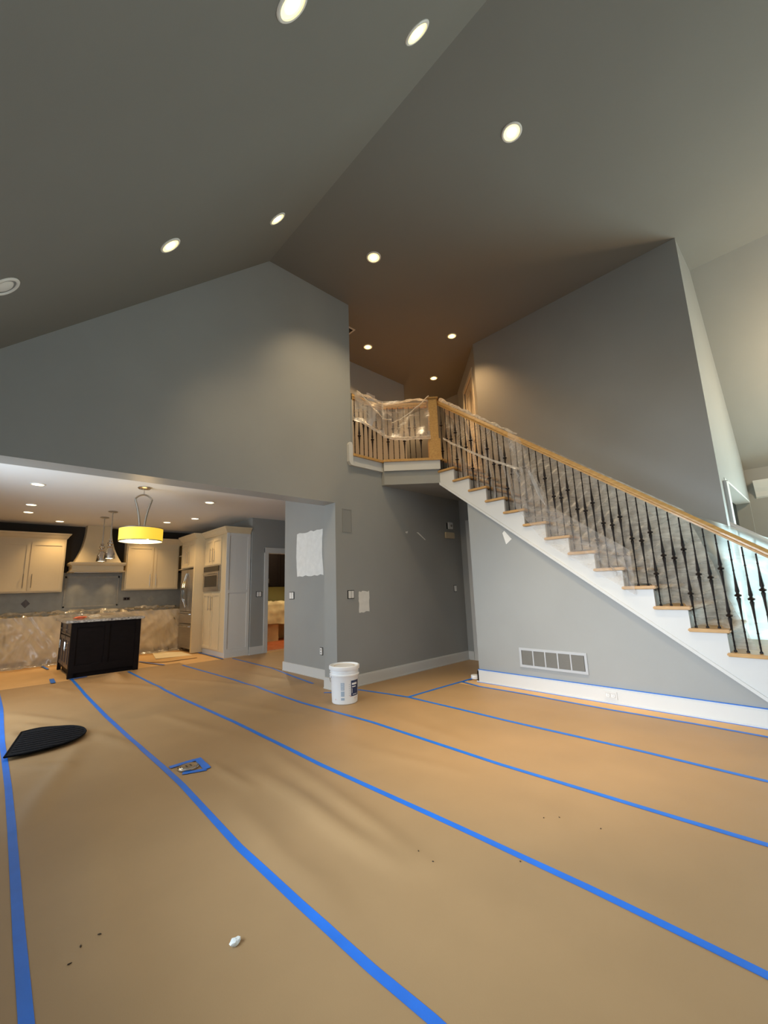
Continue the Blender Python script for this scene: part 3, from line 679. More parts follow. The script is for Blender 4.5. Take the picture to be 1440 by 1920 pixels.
for s in (1, -1):
    a = math.radians(CA - 75); MB().lathe([(0.016, 0), (0.016, 0.012), (0.008, 0.016)], n=14, T=Matrix.Translation((bx + s * 0.156 * math.cos(a), by + s * 0.156 * math.sin(a), bz + 0.29)) @ Matrix.Rotation(a + (0 if s > 0 else PI), 4, 'Z') @ Matrix.Rotation(PI / 2, 4, 'Y')).build('handle_ear', M['bucket'], bk, smooth=True)

# ------------------------------------------------------------------ wall patches and fittings
def ragged(y, x0, x1, z0, z1, parent, name, axis='y', depth=0.0025, amp=0.015, seed=1, n=9, m=None, shape=None):
    random.seed(seed); pts = []
    R_ = lambda: (random.random() - 0.5) * 2 * amp
    for k in range(n): pts.append((x0 + (x1 - x0) * k / n, z0 + R_()))
    for k in range(n): pts.append((x1 + R_() * 0.5, z0 + (z1 - z0) * k / n))
    for k in range(n): pts.append((x1 - (x1 - x0) * k / n, z1 + R_()))
    for k in range(n): pts.append((x0 + R_() * 0.5, z1 - (z1 - z0) * k / n))
    if shape: pts = [shape(p) for p in pts]
    return MB().prism(pts, y - depth, y + 0.0005, 'y' if axis == 'y' else 'x').build(name, m or M['spackle'], parent)
o = ragged(YG, 3.745, 3.935, 0.955, 1.235, wall_far, 'spackle_patch', seed=4, amp=0.01); o['label'] = 'white spackle patch beside the light switch'
o = ragged(YG, 4.735, 4.785, 2.115, 2.145, wall_far, 'spackle_patch', seed=5, amp=0.01, shape=lambda p: (p[0] + (p[1] - 2.12) * 0.4, p[1]))
o = MB().prism([(5.00, 2.145), (5.04, 2.15), (5.22, 2.035), (5.20, 2.03), (5.04, 2.125)], YG - 0.002, YG + 0.0004, 'y').build('spackle_patch', M['spackle'], wall_far)
o = ragged(3.66, 5.20, 5.94, 1.50, 2.20, wall_part, 'spackle_patch', axis='x', seed=8, amp=0.012, shape=lambda p: (p[0] + 0.03 * math.sin((p[1] - 1.5) * 4), p[1])); o['label'] = 'large white spackle rectangle on the partition wall'
for i, (x0, x1, z0, z1) in enumerate([(5.12, 5.34, 4.98, 5.12), (5.92, 6.02, 4.93, 5.05), (5.60, 5.72, 4.83, 4.96), (5.72, 5.80, 4.80, 4.90)]):
    ragged(5.75, x0, x1, z0, z1, wall_loft, 'spackle_patch', seed=20 + i, amp=0.008, n=4)
st_wall = bpy.data.objects['wall_stair_side']
MB().prism([(2.86, 1.93), (2.83, 1.96), (2.735, 1.84), (2.79, 1.80), (2.82, 1.78)], 4.877, 4.881, 'x').build('spackle_patch', M['spackle'], st_wall)

def fitting(name, lab, cat, axis, c, a, z, w, h, rockers, grp=None):
    """uncovered switch or outlet: dark box opening with white rockers; axis 'y' faces -y, 'x' faces -x"""
    loc = (a, c, z) if axis == 'y' else (c, a, z)
    t = thing(name, lab, cat, loc, grp)
    def bx_(p0, p1, q0, q1, d0, d1, nm, m, par=t, bev=0.0):
        mb = MB()
        if axis == 'y': mb.box(a + p0, a + p1, c - d1, c - d0, z + q0, z + q1)
        else: mb.box(c - d1, c - d0, a + p0, a + p1, z + q0, z + q1)
        return mb.build(nm, m, par, bevel=bev)
    bx_(-w / 2, w / 2, -h / 2, h / 2, -0.001, 0.004, 'box_opening', M['black'])
    rw = (w * 0.86) / rockers
    for k in range(rockers):
        p = -w * 0.43 + rw * k
        bx_(p + 0.004, p + rw - 0.004, -h * 0.42, h * 0.42, 0.004, 0.014, 'rocker' if cat == 'switch' else 'socket_body', M['plastic_white'], bev=0.002)
    return t
fitting('light_switch', 'double white light switch without cover plate beside the square spackle patch', 'switch', 'y', YG, 3.605, 1.20, 0.115, 0.115, 2)
fitting('light_switch', 'single white light switch near the passage corner', 'switch', 'y', YG, 5.935, 1.22, 0.075, 0.115, 1)
fitting('light_switch', 'double white light switch under the large spackle rectangle', 'switch', 'x', 3.66, 6.10, 1.20, 0.15, 0.12, 2)
fitting('light_switch', 'double white light switch left of the kitchen doorway', 'switch', 'y', 8.43, 4.245, 1.23, 0.13, 0.115, 2)
t = fitting('wall_outlet', 'uncovered white outlet low on the partition wall', 'outlet', 'x', 3.66, 5.265, 0.39, 0.075, 0.11, 1)
for zz in (0.41, 0.37):
    MB().box(3.643, 3.647, 5.257, 5.262, zz - 0.007, zz + 0.007).box(3.643, 3.647, 5.270, 5.275, zz - 0.007, zz + 0.007).build('slot', M['black'], t)
# baseboard outlet under the stairs
t = thing('baseboard_outlet', 'white outlet plate set sideways in the baseboard under the stairs', 'outlet', (4.861, 1.75, 0.088))
MB().box(4.852, 4.861, 1.685, 1.815, 0.05, 0.125).build('cover_plate', M['white'], t, bevel=0.002)
for yy in (1.725, 1.775):
    s_ = MB().box(4.849, 4.853, yy - 0.02, yy + 0.02, 0.068, 0.107).build('socket_body', M['plastic_white'], t, bevel=0.003)
    for q in (-0.006, 0.008): MB().box(4.8475, 4.8495, yy - 0.009, yy + 0.004, 0.088 + q - 0.0015, 0.088 + q + 0.0015).build('slot', M['vent_slat'], s_)
# smoke/thermostat box and patch
t = thing('thermostat', 'white thermostat without cover near the passage corner, under the landing', 'thermostat', (5.87, YG, 2.33))
MB().box(5.80, 5.86, YG - 0.004, YG, 2.26, 2.37).build('dark_backing_plate', M['cavity'], t)  # dark backing plate showing beside the white base
MB().box(5.83, 5.95, YG - 0.03, YG, 2.26, 2.38).build('base', M['plastic_white'], t, bevel=0.004)
MB().lathe([(0.022, 0), (0.022, 0.008), (0.018, 0.012)], n=16, T=Matrix.Translation((5.90, YG - 0.03, 2.32)) @ Matrix.Rotation(PI / 2, 4, 'X')).build('dial', M['nickel'], t)
t = thing('paint_patch_box', 'cream rectangular box in place of the paint patch below the thermostat', 'wall patch', (5.855, YG, 2.145))
MB().box(5.73, 5.98, YG - 0.035, YG, 2.09, 2.20).build('housing', M['cream'], t, bevel=0.008)  # raised box in place of a flat paint patch
MB().box(5.76, 5.95, YG - 0.037, YG - 0.034, 2.105, 2.185).build('front_cover', M['cream'], t, bevel=0.001)
# wall speaker
t = thing('wall_speaker', 'grey painted rectangular in-wall speaker right of the kitchen opening', 'speaker', (3.56, YG, 2.05))
MB().box(3.48, 3.645, YG - 0.006, YG, 2.05, 2.06).box(3.48, 3.645, YG - 0.006, YG, 2.37, 2.38).box(3.48, 3.49, YG - 0.006, YG, 2.06, 2.37).box(3.635, 3.645, YG - 0.006, YG, 2.06, 2.37).build('frame', M['grille'], t)
MB().box(3.49, 3.635, YG - 0.003, YG, 2.06, 2.37).build('grille', M['grille'], t)
# return air vent on the stair side wall
t = thing('return_air_vent', 'long white return air grille with five louvred sections on the stair side wall', 'vent', (4.88, 2.36, 0.37))
vy0, vy1, vz0, vz1 = 1.955, 2.765, 0.262, 0.488
MB().box(4.877, 4.8805, vy0 + 0.03, vy1 - 0.03, vz0 + 0.03, vz1 - 0.03).build('duct_opening', M['cavity'], t)
fr = MB().box(4.868, 4.8795, vy0, vy1, vz0, vz0 + 0.028).box(4.868, 4.8795, vy0, vy1, vz1 - 0.028, vz1).box(4.868, 4.8795, vy0, vy0 + 0.028, vz0 + 0.028, vz1 - 0.028).box(4.868, 4.8795, vy1 - 0.028, vy1, vz0 + 0.028, vz1 - 0.028)
fr.build('frame', M['vent_frame'], t)
sw = (vy1 - vy0 - 0.056) / 5
for k in range(1, 5):
    yy = vy0 + 0.028 + sw * k; MB().box(4.867, 4.879, yy - 0.007, yy + 0.007, vz0 + 0.028, vz1 - 0.028).build('divider', M['vent_frame'], t)
sl0 = None
for k in range(5):
    for q in range(13):
        yy = vy0 + 0.028 + sw * k; zz = vz0 + 0.033 + q * (vz1 - vz0 - 0.060) / 13
        if sl0 is None:
            sl0 = MB().add([(4.868, yy + 0.007, zz), (4.868, yy + sw - 0.007, zz), (4.876, yy + sw - 0.007, zz + 0.010), (4.876, yy + 0.007, zz + 0.010), (4.868, yy + 0.007, zz + 0.0015), (4.868, yy + sw - 0.007, zz + 0.0015), (4.876, yy + sw - 0.007, zz + 0.0115), (4.876, yy + 0.007, zz + 0.0115)], [(0, 1, 2, 3), (4, 7, 6, 5), (0, 4, 5, 1), (1, 5, 6, 2), (2, 6, 7, 3), (3, 7, 4, 0)]).build('slat', M['vent_slat'], t); sy, sz = yy, zz
        else:
            o = sl0.copy(); col.objects.link(o); o.location = (0, yy - sy, zz - sz)
# ceiling vent in the loft
t = thing('ceiling_vent', 'small square vent in the loft ceiling beside the gable wall edge', 'vent', (4.0, 5.03, ZC))
MB().box(3.85, 4.15, 4.90, 5.16, ZC - 0.008, ZC).build('frame', M['white'], t)
MB().box(3.88, 4.12, 4.93, 5.13, ZC - 0.010, ZC - 0.007).build('grille', M['cavity'], t)

# ------------------------------------------------------------------ recessed lights
def downlight(name, lab, loc, rotY=0.0, lit=True, watts=10, warm=SOFT, r=0.098, grp=None, lens='bulb', spot=1.9, blend=1.0, aim=None):
    t = thing(name, lab, 'ceiling light', loc, grp, rot=(0, rotY, 0))
    MB().lathe([(r, 0), (r, -0.004), (r * 0.93, -0.010), (r * 0.80, -0.010), (r * 0.76, -0.002)], n=32, cap=False).build('trim_ring', M['trim_ring'], t, smooth=True)
    if lit:
        if lens == 'bulb':
            MB().lathe([(r * 0.80, -0.0005), (r * 0.80, -0.003), (r * 0.47, -0.004)], n=32, cap=False).build('reflector', M['bulb_ring'], t, smooth=True)
            MB().lathe([(r * 0.48, -0.001), (r * 0.46, -0.008), (r * 0.25, -0.016), (0.001, -0.018)], n=24).build('lamp_lens', M['bulb'], t, smooth=True)
        else:
            MB().lathe([(r * 0.80, -0.001), (r * 0.7, -0.008), (0.001, -0.010)], n=24).build('lamp_lens', M['bulb_k'], t, smooth=True)
        d_ = bpy.data.lights.new('lamp_light', 'SPOT'); d_.energy = watts; d_.color = warm; d_.spot_size = spot; d_.spot_blend = blend; d_.shadow_soft_size = 0.05
        lo = bpy.data.objects.new('lamp_light', d_); col.objects.link(lo); lo.parent = t; lo.location = (0, 0, -0.04)
        if aim: lo.rotation_euler = Vector(aim).to_track_quat('-Z', 'Y').to_euler()
    else:
        MB().lathe([(r * 0.78, -0.001), (r * 0.62, -0.004)], n=28, cap=False).build('reflector', M['grille'], t, smooth=True)
        MB().lathe([(r * 0.62, -0.001), (r * 0.55, -0.006), (0.001, -0.012)], n=24).build('lamp_lens', M['trim_ring'], t, smooth=True)
    return t
AS = -math.atan(SL)      # slope rises towards +x
def on_slope(x, y): return (x, y, slope_z(x))
G1 = 'recessed lights in the great room ceiling'
W = 60
downlight('recessed_light', 'lit recessed light in the sloped ceiling cut by the top edge of the frame', on_slope(0.85, 1.45), AS, watts=W, grp=G1)
downlight('recessed_light', 'lit recessed light high on the slope beside the ridge near the top', on_slope(1.86, 1.43), AS, watts=W, grp=G1)
downlight('recessed_light', 'lit recessed light on the slope left of the gable peak', on_slope(0.865, 3.50), AS, watts=W, grp=G1)
downlight('recessed_light', 'lit recessed light close beside the ridge just above the gable peak', on_slope(1.88, 3.48), AS, watts=W, grp=G1)
downlight('recessed_light', 'unlit white recessed light at the left edge of the sloped ceiling', on_slope(-0.12, 3.52), AS, lit=False, grp=G1)
downlight('recessed_light', 'lit recessed light alone in the middle of the flat ceiling', (3.31, 1.46, ZC), watts=W * 17, grp=G1, aim=(0.50, 0.70, -5.6), spot=0.80)
downlight('recessed_light', 'lit recessed light on the flat ceiling right of the gable peak', (3.33, 3.52, ZC), watts=W * 2.6, grp=G1, spot=2.0)
G2 = 'recessed lights above the loft hall'
HW = (1.0, 0.60, 0.27)
downlight('recessed_light', 'warm recessed light above the loft nearest the gable wall edge', (4.65, 5.15, ZC), watts=150, warm=HW, grp=G2, r=0.085)
downlight('recessed_light', 'warm recessed light above the stair head beside the tall wall', (5.57, 3.93, ZC), watts=150, warm=HW, grp=G2, r=0.085)
downlight('recessed_light', 'warm recessed light deepest in the loft hall above the railing', (6.49, 5.12, ZC), watts=150, warm=HW, grp=G2, r=0.085)
G3 = 'recessed lights in the white kitchen ceiling'
KW = 58
for (x, y, lab) in [(0.37, 7.44, 'kitchen ceiling light nearest the header at far left'), (0.40, 9.14, 'upper of the two close kitchen lights above the left cabinets'), (0.41, 9.97, 'lower of the two close kitchen lights above the left cabinets'),
                    (0.96, 10.86, 'kitchen ceiling light just left of the range hood'), (2.73, 7.36, 'kitchen ceiling light by itself right of the drum pendant'), (3.10, 9.15, 'kitchen ceiling light above the tall pantry cabinet'),
                    (2.59, 10.79, 'kitchen ceiling light peeking out above the drum shade'), (2.77, 9.94, 'kitchen ceiling light between the drum pendant and the pantry')]:
    downlight('recessed_light', lab, (x, y, ZK), watts=KW, warm=WARM, grp=G3, lens='k', r=0.09, spot=2.0)

# ------------------------------------------------------------------ kitchen
def shaker(mb_parent, name, axis, c, a0, a1, z0, z1, m, handle=None, rail_w=0.055, hm=None):
    """shaker door facing -axis, front face at c; returns the object"""
    mb = MB(); th = 0.02
    def bx_(p, q, r, t, d0, d1):
        if axis == 'y': mb.box(p, q, c + d0, c + d1, r, t)
        else: mb.box(c + d0, c + d1, p, q, r, t)
    bx_(a0, a1, z0, z1, 0.012, th)
    bx_(a0, a0 + rail_w, z0, z1, 0, 0.012); bx_(a1 - rail_w, a1, z0, z1, 0, 0.012)
    bx_(a0 + rail_w, a1 - rail_w, z0, z0 + rail_w, 0, 0.012); bx_(a0 + rail_w, a1 - rail_w, z1 - rail_w, z1, 0, 0.012)
    o = mb.build(name, m, mb_parent)
    if handle:
        ha, hz0, hz1, horiz = handle
        h = MB(); off = c - 0.035
        P_ = lambda a, z, dd: (a, dd, z) if axis == 'y' else (dd, a, z)
        if horiz: h.tube([P_(hz0, ha, off), P_(hz1, ha, off)], 0.006, n=8); ends = [(hz0 + 0.02, ha), (hz1 - 0.02, ha)]
        else: h.tube([P_(ha, hz0, off), P_(ha, hz1, off)], 0.0065, n=8); ends = [(ha, hz0 + 0.03), (ha, hz1 - 0.03)]
        for (a, z) in ends: h.tube([P_(a, z, off), P_(a, z, c + 0.001)], 0.004, n=6)
        h.build('handle', hm or M['nickel'], o, smooth=True)
    return o
def crown_y(x0, x1, yf, yb, z0, ret_left=False, ret_right=True):
    # crown flaring out along the front (facing -y) with side returns
    mb = MB(); h = 0.13; f = 0.075
    xl = x0 - (f if ret_left else 0); xr = x1 + (f if ret_right else 0)
    lev = [(0, 0), (0.02, 0.008), (0.03, 0.02), (0.08, 0.045), (0.105, 0.07), (h, f)]
    vs = []; 
    for (dz, o) in lev:
        a = x0 - (o if ret_left else 0); b = x1 + (o if ret_right else 0)
        vs += [(a, yb, z0 + dz), (a, yf - o, z0 + dz), (b, yf - o, z0 + dz), (b, yb, z0 + dz)]
    fs = [(0, 1, 2, 3), tuple(4 * (len(lev) - 1) + k for k in (3, 2, 1, 0))]
    for i in range(len(lev) - 1):
        for k in range(4): fs.append((4 * i + k, 4 * i + (k + 1) % 4, 4 * i + 4 + (k + 1) % 4, 4 * i + 4 + k))
    return mb.add(vs, fs)
def crown_x(y0, y1, xf, xb, z0, near=True, far=False):
    mb = MB(); lev = [(0, 0), (0.02, 0.008), (0.03, 0.02), (0.08, 0.045), (0.105, 0.07), (0.13, 0.075)]
    vs = []
    for (dz, o) in lev:
        a = y0 - (o if near else 0); b = y1 + (o if far else 0)
        vs += [(xb, a, z0 + dz), (xf - o, a, z0 + dz), (xf - o, b, z0 + dz), (xb, b, z0 + dz)]
    fs = [(0, 1, 2, 3), tuple(4 * (len(lev) - 1) + k for k in (3, 2, 1, 0))]
    for i in range(len(lev) - 1):
        for k in range(4): fs.append((4 * i + k, 4 * i + (k + 1) % 4, 4 * i + 4 + (k + 1) % 4, 4 * i + 4 + k))
    return mb.add(vs, fs)
CU = M['cream']
t = thing('upper_cabinet', 'cream two-door upper cabinet at the left edge of the kitchen', 'cabinet', (0.57, 11.3, 1.42), 'kitchen upper cabinets')
MB().box(-0.62, 1.15, 11.22, 11.51, 1.42, 2.53).build('body', CU, t)
crown_y(-0.62, 1.15, 11.22, 11.51, 2.53).build('crown', CU, t)
shaker(t, 'door', 'y', 11.20, -0.60, -0.03, 1.45, 2.45, CU)
shaker(t, 'door', 'y', 11.20, -0.01, 0.56, 1.45, 2.45, CU, (0.50, 1.52, 1.80, False))
shaker(t, 'door', 'y', 11.20, 0.58, 1.13, 1.45, 2.45, CU, (0.63, 1.52, 1.80, False))
t = thing('upper_cabinet', 'cream two-door upper cabinet behind the yellow drum pendant', 'cabinet', (2.88, 11.3, 1.42), 'kitchen upper cabinets')
MB().box(2.30, 3.46, 11.22, 11.51, 1.42, 2.53).build('body', CU, t)
crown_y(2.30, 3.46, 11.22, 11.51, 2.53, True, False).build('crown', CU, t)
shaker(t, 'door', 'y', 11.20, 2.32, 2.87, 1.45, 2.45, CU, (2.81, 1.52, 1.79, False))
shaker(t, 'door', 'y', 11.20, 2.89, 3.44, 1.45, 2.45, CU, (2.94, 1.52, 1.79, False))
# open corner shelf
t = thing('corner_shelf', 'narrow open cream shelf unit beside the refrigerator cabinet', 'shelf', (3.6, 11.0, 1.88), None)
MB().box(3.46, 3.98, 10.98, 11.0, 1.88, 2.62).box(3.46, 3.98, 11.48, 11.52, 1.88, 2.62).build('side_panel', CU, t)
MB().box(3.46, 3.98, 11.0, 11.48, 1.88, 1.90).box(3.46, 3.98, 11.0, 11.48, 2.22, 2.24).box(3.46, 3.98, 11.0, 11.48, 2.50, 2.62).build('shelf_board', CU, t)
MB().box(3.96, 3.98, 11.0, 11.48, 1.90, 2.50).build('back_panel', M['dark_wall'], t)
# refrigerator cabinet
t = thing('refrigerator_cabinet', 'cream cabinet with crown built over the refrigerator', 'cabinet', (3.7, 10.2, 1.88))
MB().box(3.38, 4.05, 9.80, 10.72, 1.88, 2.52).build('body', CU, t)
MB().box(3.34, 4.05, 9.72, 9.80, 0.02, 2.52).build('side_panel', CU, t)
crown_x(9.72, 10.74, 3.37, 4.05, 2.52, near=False, far=True).build('crown', CU, t)
shaker(t, 'door', 'x', 3.36, 9.82, 10.25, 1.90, 2.46, CU, (10.18, 1.98, 2.26, False)); shaker(t, 'door', 'x', 3.36, 10.27, 10.70, 1.90, 2.46, CU, (10.34, 1.98, 2.26, False))
# refrigerator
t = thing('refrigerator', 'stainless steel french door refrigerator between cream cabinets', 'refrigerator', (3.7, 10.25, 0.0))
MB().box(3.44, 4.04, 9.83, 10.70, 0.06, 1.84).build('body', M['steel'], t)
MB().box(3.46, 4.04, 9.85, 10.68, 0.0, 0.08).build('toe_grille', M['black'], t)
def fdoor(a0, a1, z0, z1, nm='door'):
    # slightly bowed front, facing -x
    def fn(u, v):
        y = a0 + (a1 - a0) * u; return (3.372 - 0.014 * math.sin(PI * u), y, z0 + (z1 - z0) * v)
    mb = MB().grid(10, 1, fn); mb.box(3.385, 3.44, a0, a1, z0, z1)
    mb.add([fn(i / 10, 0) for i in range(11)] + [(3.40, a1, z0), (3.40, a0, z0)], [tuple(range(13))]); mb.add([fn(i / 10, 1) for i in range(11)] + [(3.40, a1, z1), (3.40, a0, z1)], [tuple(range(13))])
    mb.add([fn(0, 0), fn(0, 1), (3.44, a0, z1), (3.44, a0, z0)], [(0, 1, 2, 3)]); mb.add([fn(1, 0), fn(1, 1), (3.44, a1, z1), (3.44, a1, z0)], [(0, 1, 2, 3)])
    return mb.build(nm, M['steel'], t, smooth=False)
d1 = fdoor(9.835, 10.26, 0.90, 1.84); d2 = fdoor(10.27, 10.70, 0.90, 1.84)
for (dr_, yy) in ((d1, 10.21), (d2, 10.32)):
    MB().tube([(3.362 - 0.075 * math.sin(PI * k / 12), yy, 0.98 + 0.78 * k / 12) for k in range(13)], 0.013, n=8).build('handle', M['chrome'], dr_, smooth=True)
for (z0, z1, nm) in ((0.63, 0.885, 'drawer'), (0.09, 0.615, 'freezer_drawer')):
    dr_ = fdoor(9.835, 10.70, z0, z1, nm)
    zz = z1 - 0.05; MB().tube([(3.362, 9.90, zz), (3.33, 9.92, zz), (3.325, 10.26, zz), (3.33, 10.61, zz), (3.362, 10.63, zz)], 0.011, n=8).build('handle', M['chrome'], dr_, smooth=True)
# tall pantry
t = thing('pantry_cabinet', 'tall cream pantry cabinet with crown and built-in oven at the kitchen corner', 'cabinet', (3.8, 9.1, 0.0))
MB().box(3.56, 4.05, 8.49, 9.72, 0.10, 2.52).build('body', CU, t)
MB().box(3.58, 4.05, 8.50, 9.72, 0.0, 0.10).box(3.545, 4.06, 8.462, 8.49, 0.0, 0.11).build('plinth', M['white'], t)
crown_x(8.47, 9.72, 3.53, 4.05, 2.52, near=True).build('crown', CU, t)
shaker(t, 'end_panel', 'y', 8.47, 3.535, 4.055, 0.11, 2.52, M['white'], rail_w=0.06)
MB().box(3.59, 4.0, 8.465, 8.484, 1.28, 1.34).build('middle_rail', M['white'], t)
shaker(t, 'door', 'x', 3.54, 8.78, 9.22, 1.90, 2.46, CU, (9.16, 1.95, 2.26, False)); shaker(t, 'door', 'x', 3.54, 9.24, 9.68, 1.90, 2.46, CU, (9.30, 1.95, 2.26, False))
shaker(t, 'door', 'x', 3.54, 8.78, 9.22, 0.13, 1.29, CU, (9.16, 0.92, 1.22, False)); shaker(t, 'door', 'x', 3.54, 9.24, 9.68, 0.13, 1.29, CU, (9.30, 0.92, 1.22, False))
ov = thing('wall_oven', 'compact built-in oven with dark glass door in the pantry cabinet', 'oven', (3.54, 9.22, 1.6))
MB().box(3.525, 3.559, 8.80, 9.68, 1.32, 1.87).build('frame', M['steel'], ov)
MB().box(3.515, 3.526, 8.82, 9.66, 1.75, 1.86).build('control_panel', M['glass_dark'], ov)
dr_ = MB().box(3.512, 3.526, 8.82, 9.66, 1.36, 1.74).build('door', M['steel'], ov)
MB().box(3.509, 3.513, 8.90, 9.58, 1.42, 1.66).build('window', M['glass_dark'], dr_)
MB().tube([(3.512, 8.88, 1.70), (3.48, 8.88, 1.70), (3.48, 9.60, 1.70), (3.512, 9.60, 1.70)], 0.009, n=8).build('handle', M['chrome'], dr_, smooth=True)
# base cabinets under film
t = thing('base_cabinet', 'cream base cabinets along the back wall behind plastic sheeting', 'cabinet', (1.5, 11.2, 0))
MB().box(XL + 0.02, 3.9, 10.95, 11.51, 0.10, 0.90).build('body', CU, t)
MB().box(XL + 0.02, 3.9, 11.0, 11.51, 0.0, 0.10).build('toe_kick', M['espresso_hi'], t)
for k in range(8):
    a = -0.95 + 0.6 * k
    shaker(t, 'drawer', 'y', 10.93, a, a + 0.57, 0.72, 0.88, CU, (0.80, a + 0.2, a + 0.37, True), rail_w=0.03)
    shaker(t, 'door', 'y', 10.93, a, a + 0.57, 0.13, 0.70, CU, (a + (0.50 if k % 2 else 0.07), 0.42, 0.64, False))
o = MB().box(XL + 0.02, 3.92, 10.90, 11.53, 0.90, 0.94).build('countertop', M['granite'], bevel=0.003); tag(o, 'speckled granite countertop along the kitchen back wall under plastic', 'countertop')
# hood
t = thing('range_hood', 'cream curved plaster range hood between the upper cabinets', 'range hood', (1.735, 11.2, 1.83))
hx = 1.735
def hood_sec(z0, pts_):
    vs = []; fs = []
    for (z, hw, dp) in pts_: vs += [(hx - hw, 11.53, z), (hx - hw, 11.53 - dp, z), (hx + hw, 11.53 - dp, z), (hx + hw, 11.53, z)]
    for i in range(len(pts_) - 1):
        for k in range(4): fs.append((4 * i + k, 4 * i + (k + 1) % 4, 4 * i + 4 + (k + 1) % 4, 4 * i + 4 + k))
    fs += [(3, 2, 1, 0), tuple(4 * (len(pts_) - 1) + k for k in range(4))]
    return MB().add(vs, fs)
cur = []
for k in range(15):
    s_ = k / 14; z = 2.04 + 0.84 * s_; kx = (1 - s_) ** 2.2
    cur.append((z, 0.235 + 0.195 * kx, 0.30 + 0.22 * kx))
hood_sec(0, cur).build('canopy', M['cream'], t, smooth=True)
hood_sec(0, [(1.83, 0.50, 0.56), (1.855, 0.505, 0.57), (1.86, 0.475, 0.54), (1.965, 0.475, 0.54), (1.975, 0.50, 0.565), (2.01, 0.515, 0.58), (2.04, 0.515, 0.58), (2.045, 0.44, 0.53)]).build('apron', M['cream'], t)
MB().box(hx - 0.40, hx + 0.40, 10.985, 10.995, 1.885, 1.94).build('apron_panel', M['cream'], t)
MB().box(hx - 0.42, hx + 0.42, 11.1, 11.5, 1.820, 1.83).build('filter', M['steel'], t)
for s_ in (-0.3, 0.3):
    d_ = bpy.data.lights.new('hood_lamp', 'SPOT'); d_.energy = 6; d_.color = WARM; d_.spot_size = 1.5; d_.spot_blend = 0.7; d_.shadow_soft_size = 0.02
    lo = bpy.data.objects.new('hood_lamp', d_); col.objects.link(lo); lo.parent = t; lo.location = Vector((hx + s_, 11.35, 1.80)) - ORG[t.name]
# framed tile panel, diamond accents, outlet
t = bpy.data.objects['wall_kitchen_backsplash']
fp = MB()
for a in [(1.22, 2.25, 1.72, 1.76), (1.22, 2.25, 1.08, 1.11), (1.22, 1.25, 1.08, 1.76), (2.22, 2.25, 1.08, 1.76)]: fp.box(a[0], a[1], 11.515, 11.53, a[2], a[3])
fp.build('tile_frame', M['tile_trim'], t)
for x in (0.60, -0.4, 2.95):
    MB().prism([(x, 1.11), (x + 0.075, 1.20), (x, 1.29), (x - 0.075, 1.20)], 11.524, 11.53, 'y').build('diamond_tile', M['espresso_hi'] if x == 0.6 else M['tile_trim'], t)
t = thing('backsplash_outlet', 'brown outlet plate on the backsplash right of the hood', 'outlet', (2.43, 11.53, 1.22))
MB().box(2.36, 2.50, 11.518, 11.53, 1.19, 1.26).build('cover_plate', M['espresso_hi'], t)
for q in (-0.03, 0.03): MB().box(2.43 + q - 0.018, 2.43 + q + 0.018, 11.515, 11.519, 1.205, 1.245).build('socket_body', M['espresso'], t)

# island
t = thing('kitchen_island', 'dark espresso kitchen island standing alone on the papered floor', 'island', (1.57, 9.3, 0))
E_ = M['espresso']; EH = M['espresso_hi']
MB().box(1.09, 2.04, 8.62, 9.95, 0.09, 0.88).build('body', E_, t)
MB().box(1.13, 2.0, 8.66, 9.9, 0.0, 0.09).build('toe_kick', E_, t)
MB().box(1.065, 1.14, 8.60, 8.68, 0.0, 0.88).box(1.99, 2.07, 8.60, 8.68, 0.0, 0.88).box(1.53, 1.60, 8.602, 8.63, 0.1, 0.88).box(1.07, 2.06, 8.604, 8.63, 0.80, 0.88).box(1.07, 2.06, 8.604, 8.63, 0.08, 0.20).build('back_frame', E_, t)
MB().box(1.065, 1.12, 9.90, 9.97, 0.0, 0.88).build('corner_post', E_, t)
for k in range(2):
    a = 8.70 + 0.62 * k
    shaker(t, 'drawer', 'x', 1.072, a, a + 0.58, 0.66, 0.86, EH, (0.76, a + 0.2, a + 0.38, True), rail_w=0.03)
    for q in range(2):
        b = a + 0.29 * q
        shaker(t, 'door', 'x', 1.072, b + 0.003, b + 0.287, 0.14, 0.64, EH, (b + (0.25 if q == 0 else 0.04), 0.42, 0.56, False), rail_w=0.06, hm=M['chrome'])
o = MB().box(0.98, 2.12, 8.56, 10.02, 0.88, 0.92).build('island_countertop', M['granite'], bevel=0.004); tag(o, 'speckled granite slab on top of the dark island', 'countertop')
o = crumpled('wrapper', (1.22, 9.0, 0.92), 0.11, M['redcloth'], 'orange red wrapper lying on the island top', 'wrapper', 9, 0.25)
o = crumpled('plastic_bag', (1.45, 9.15, 0.92), 0.11, M['film_edge'], 'crumpled clear plastic on the island top beside the wrapper', 'plastic bag', 11, 0.3)

# drum pendant
px_, py_ = 1.565, 6.83
t = thing('drum_pendant', 'yellow lit drum shade pendant hanging in front of the kitchen', 'pendant light', (px_, py_, ZK))
MB().lathe([(0.001, ZK), (0.085, ZK), (0.09, ZK - 0.012), (0.075, ZK - 0.028), (0.02, ZK - 0.036), (0.001, ZK - 0.036)], c=(px_, py_, 0), n=28, cap=False).build('canopy', M['chrome'], t, smooth=True)
MB().tube([(px_, py_, ZK - 0.03), (px_, py_, 2.765)], 0.008, n=8).build('stem', M['chrome'], t, smooth=True)
vx, vy = 0.975, -0.22   # arms lie in the plane facing the room
fpts = []
for s_ in (1, -1):
    pts = []
    for k in range(17):
        u = k / 16; z = 2.70 - 0.46 * u
        off = 0.030 + 0.080 * (1 - u) ** 1.8
        pts.append((px_ + vx * off * s_, py_ + vy * off * s_, z))
    MB().tube(pts, 0.014, n=8).build('arm', M['nickel'], t, smooth=True)
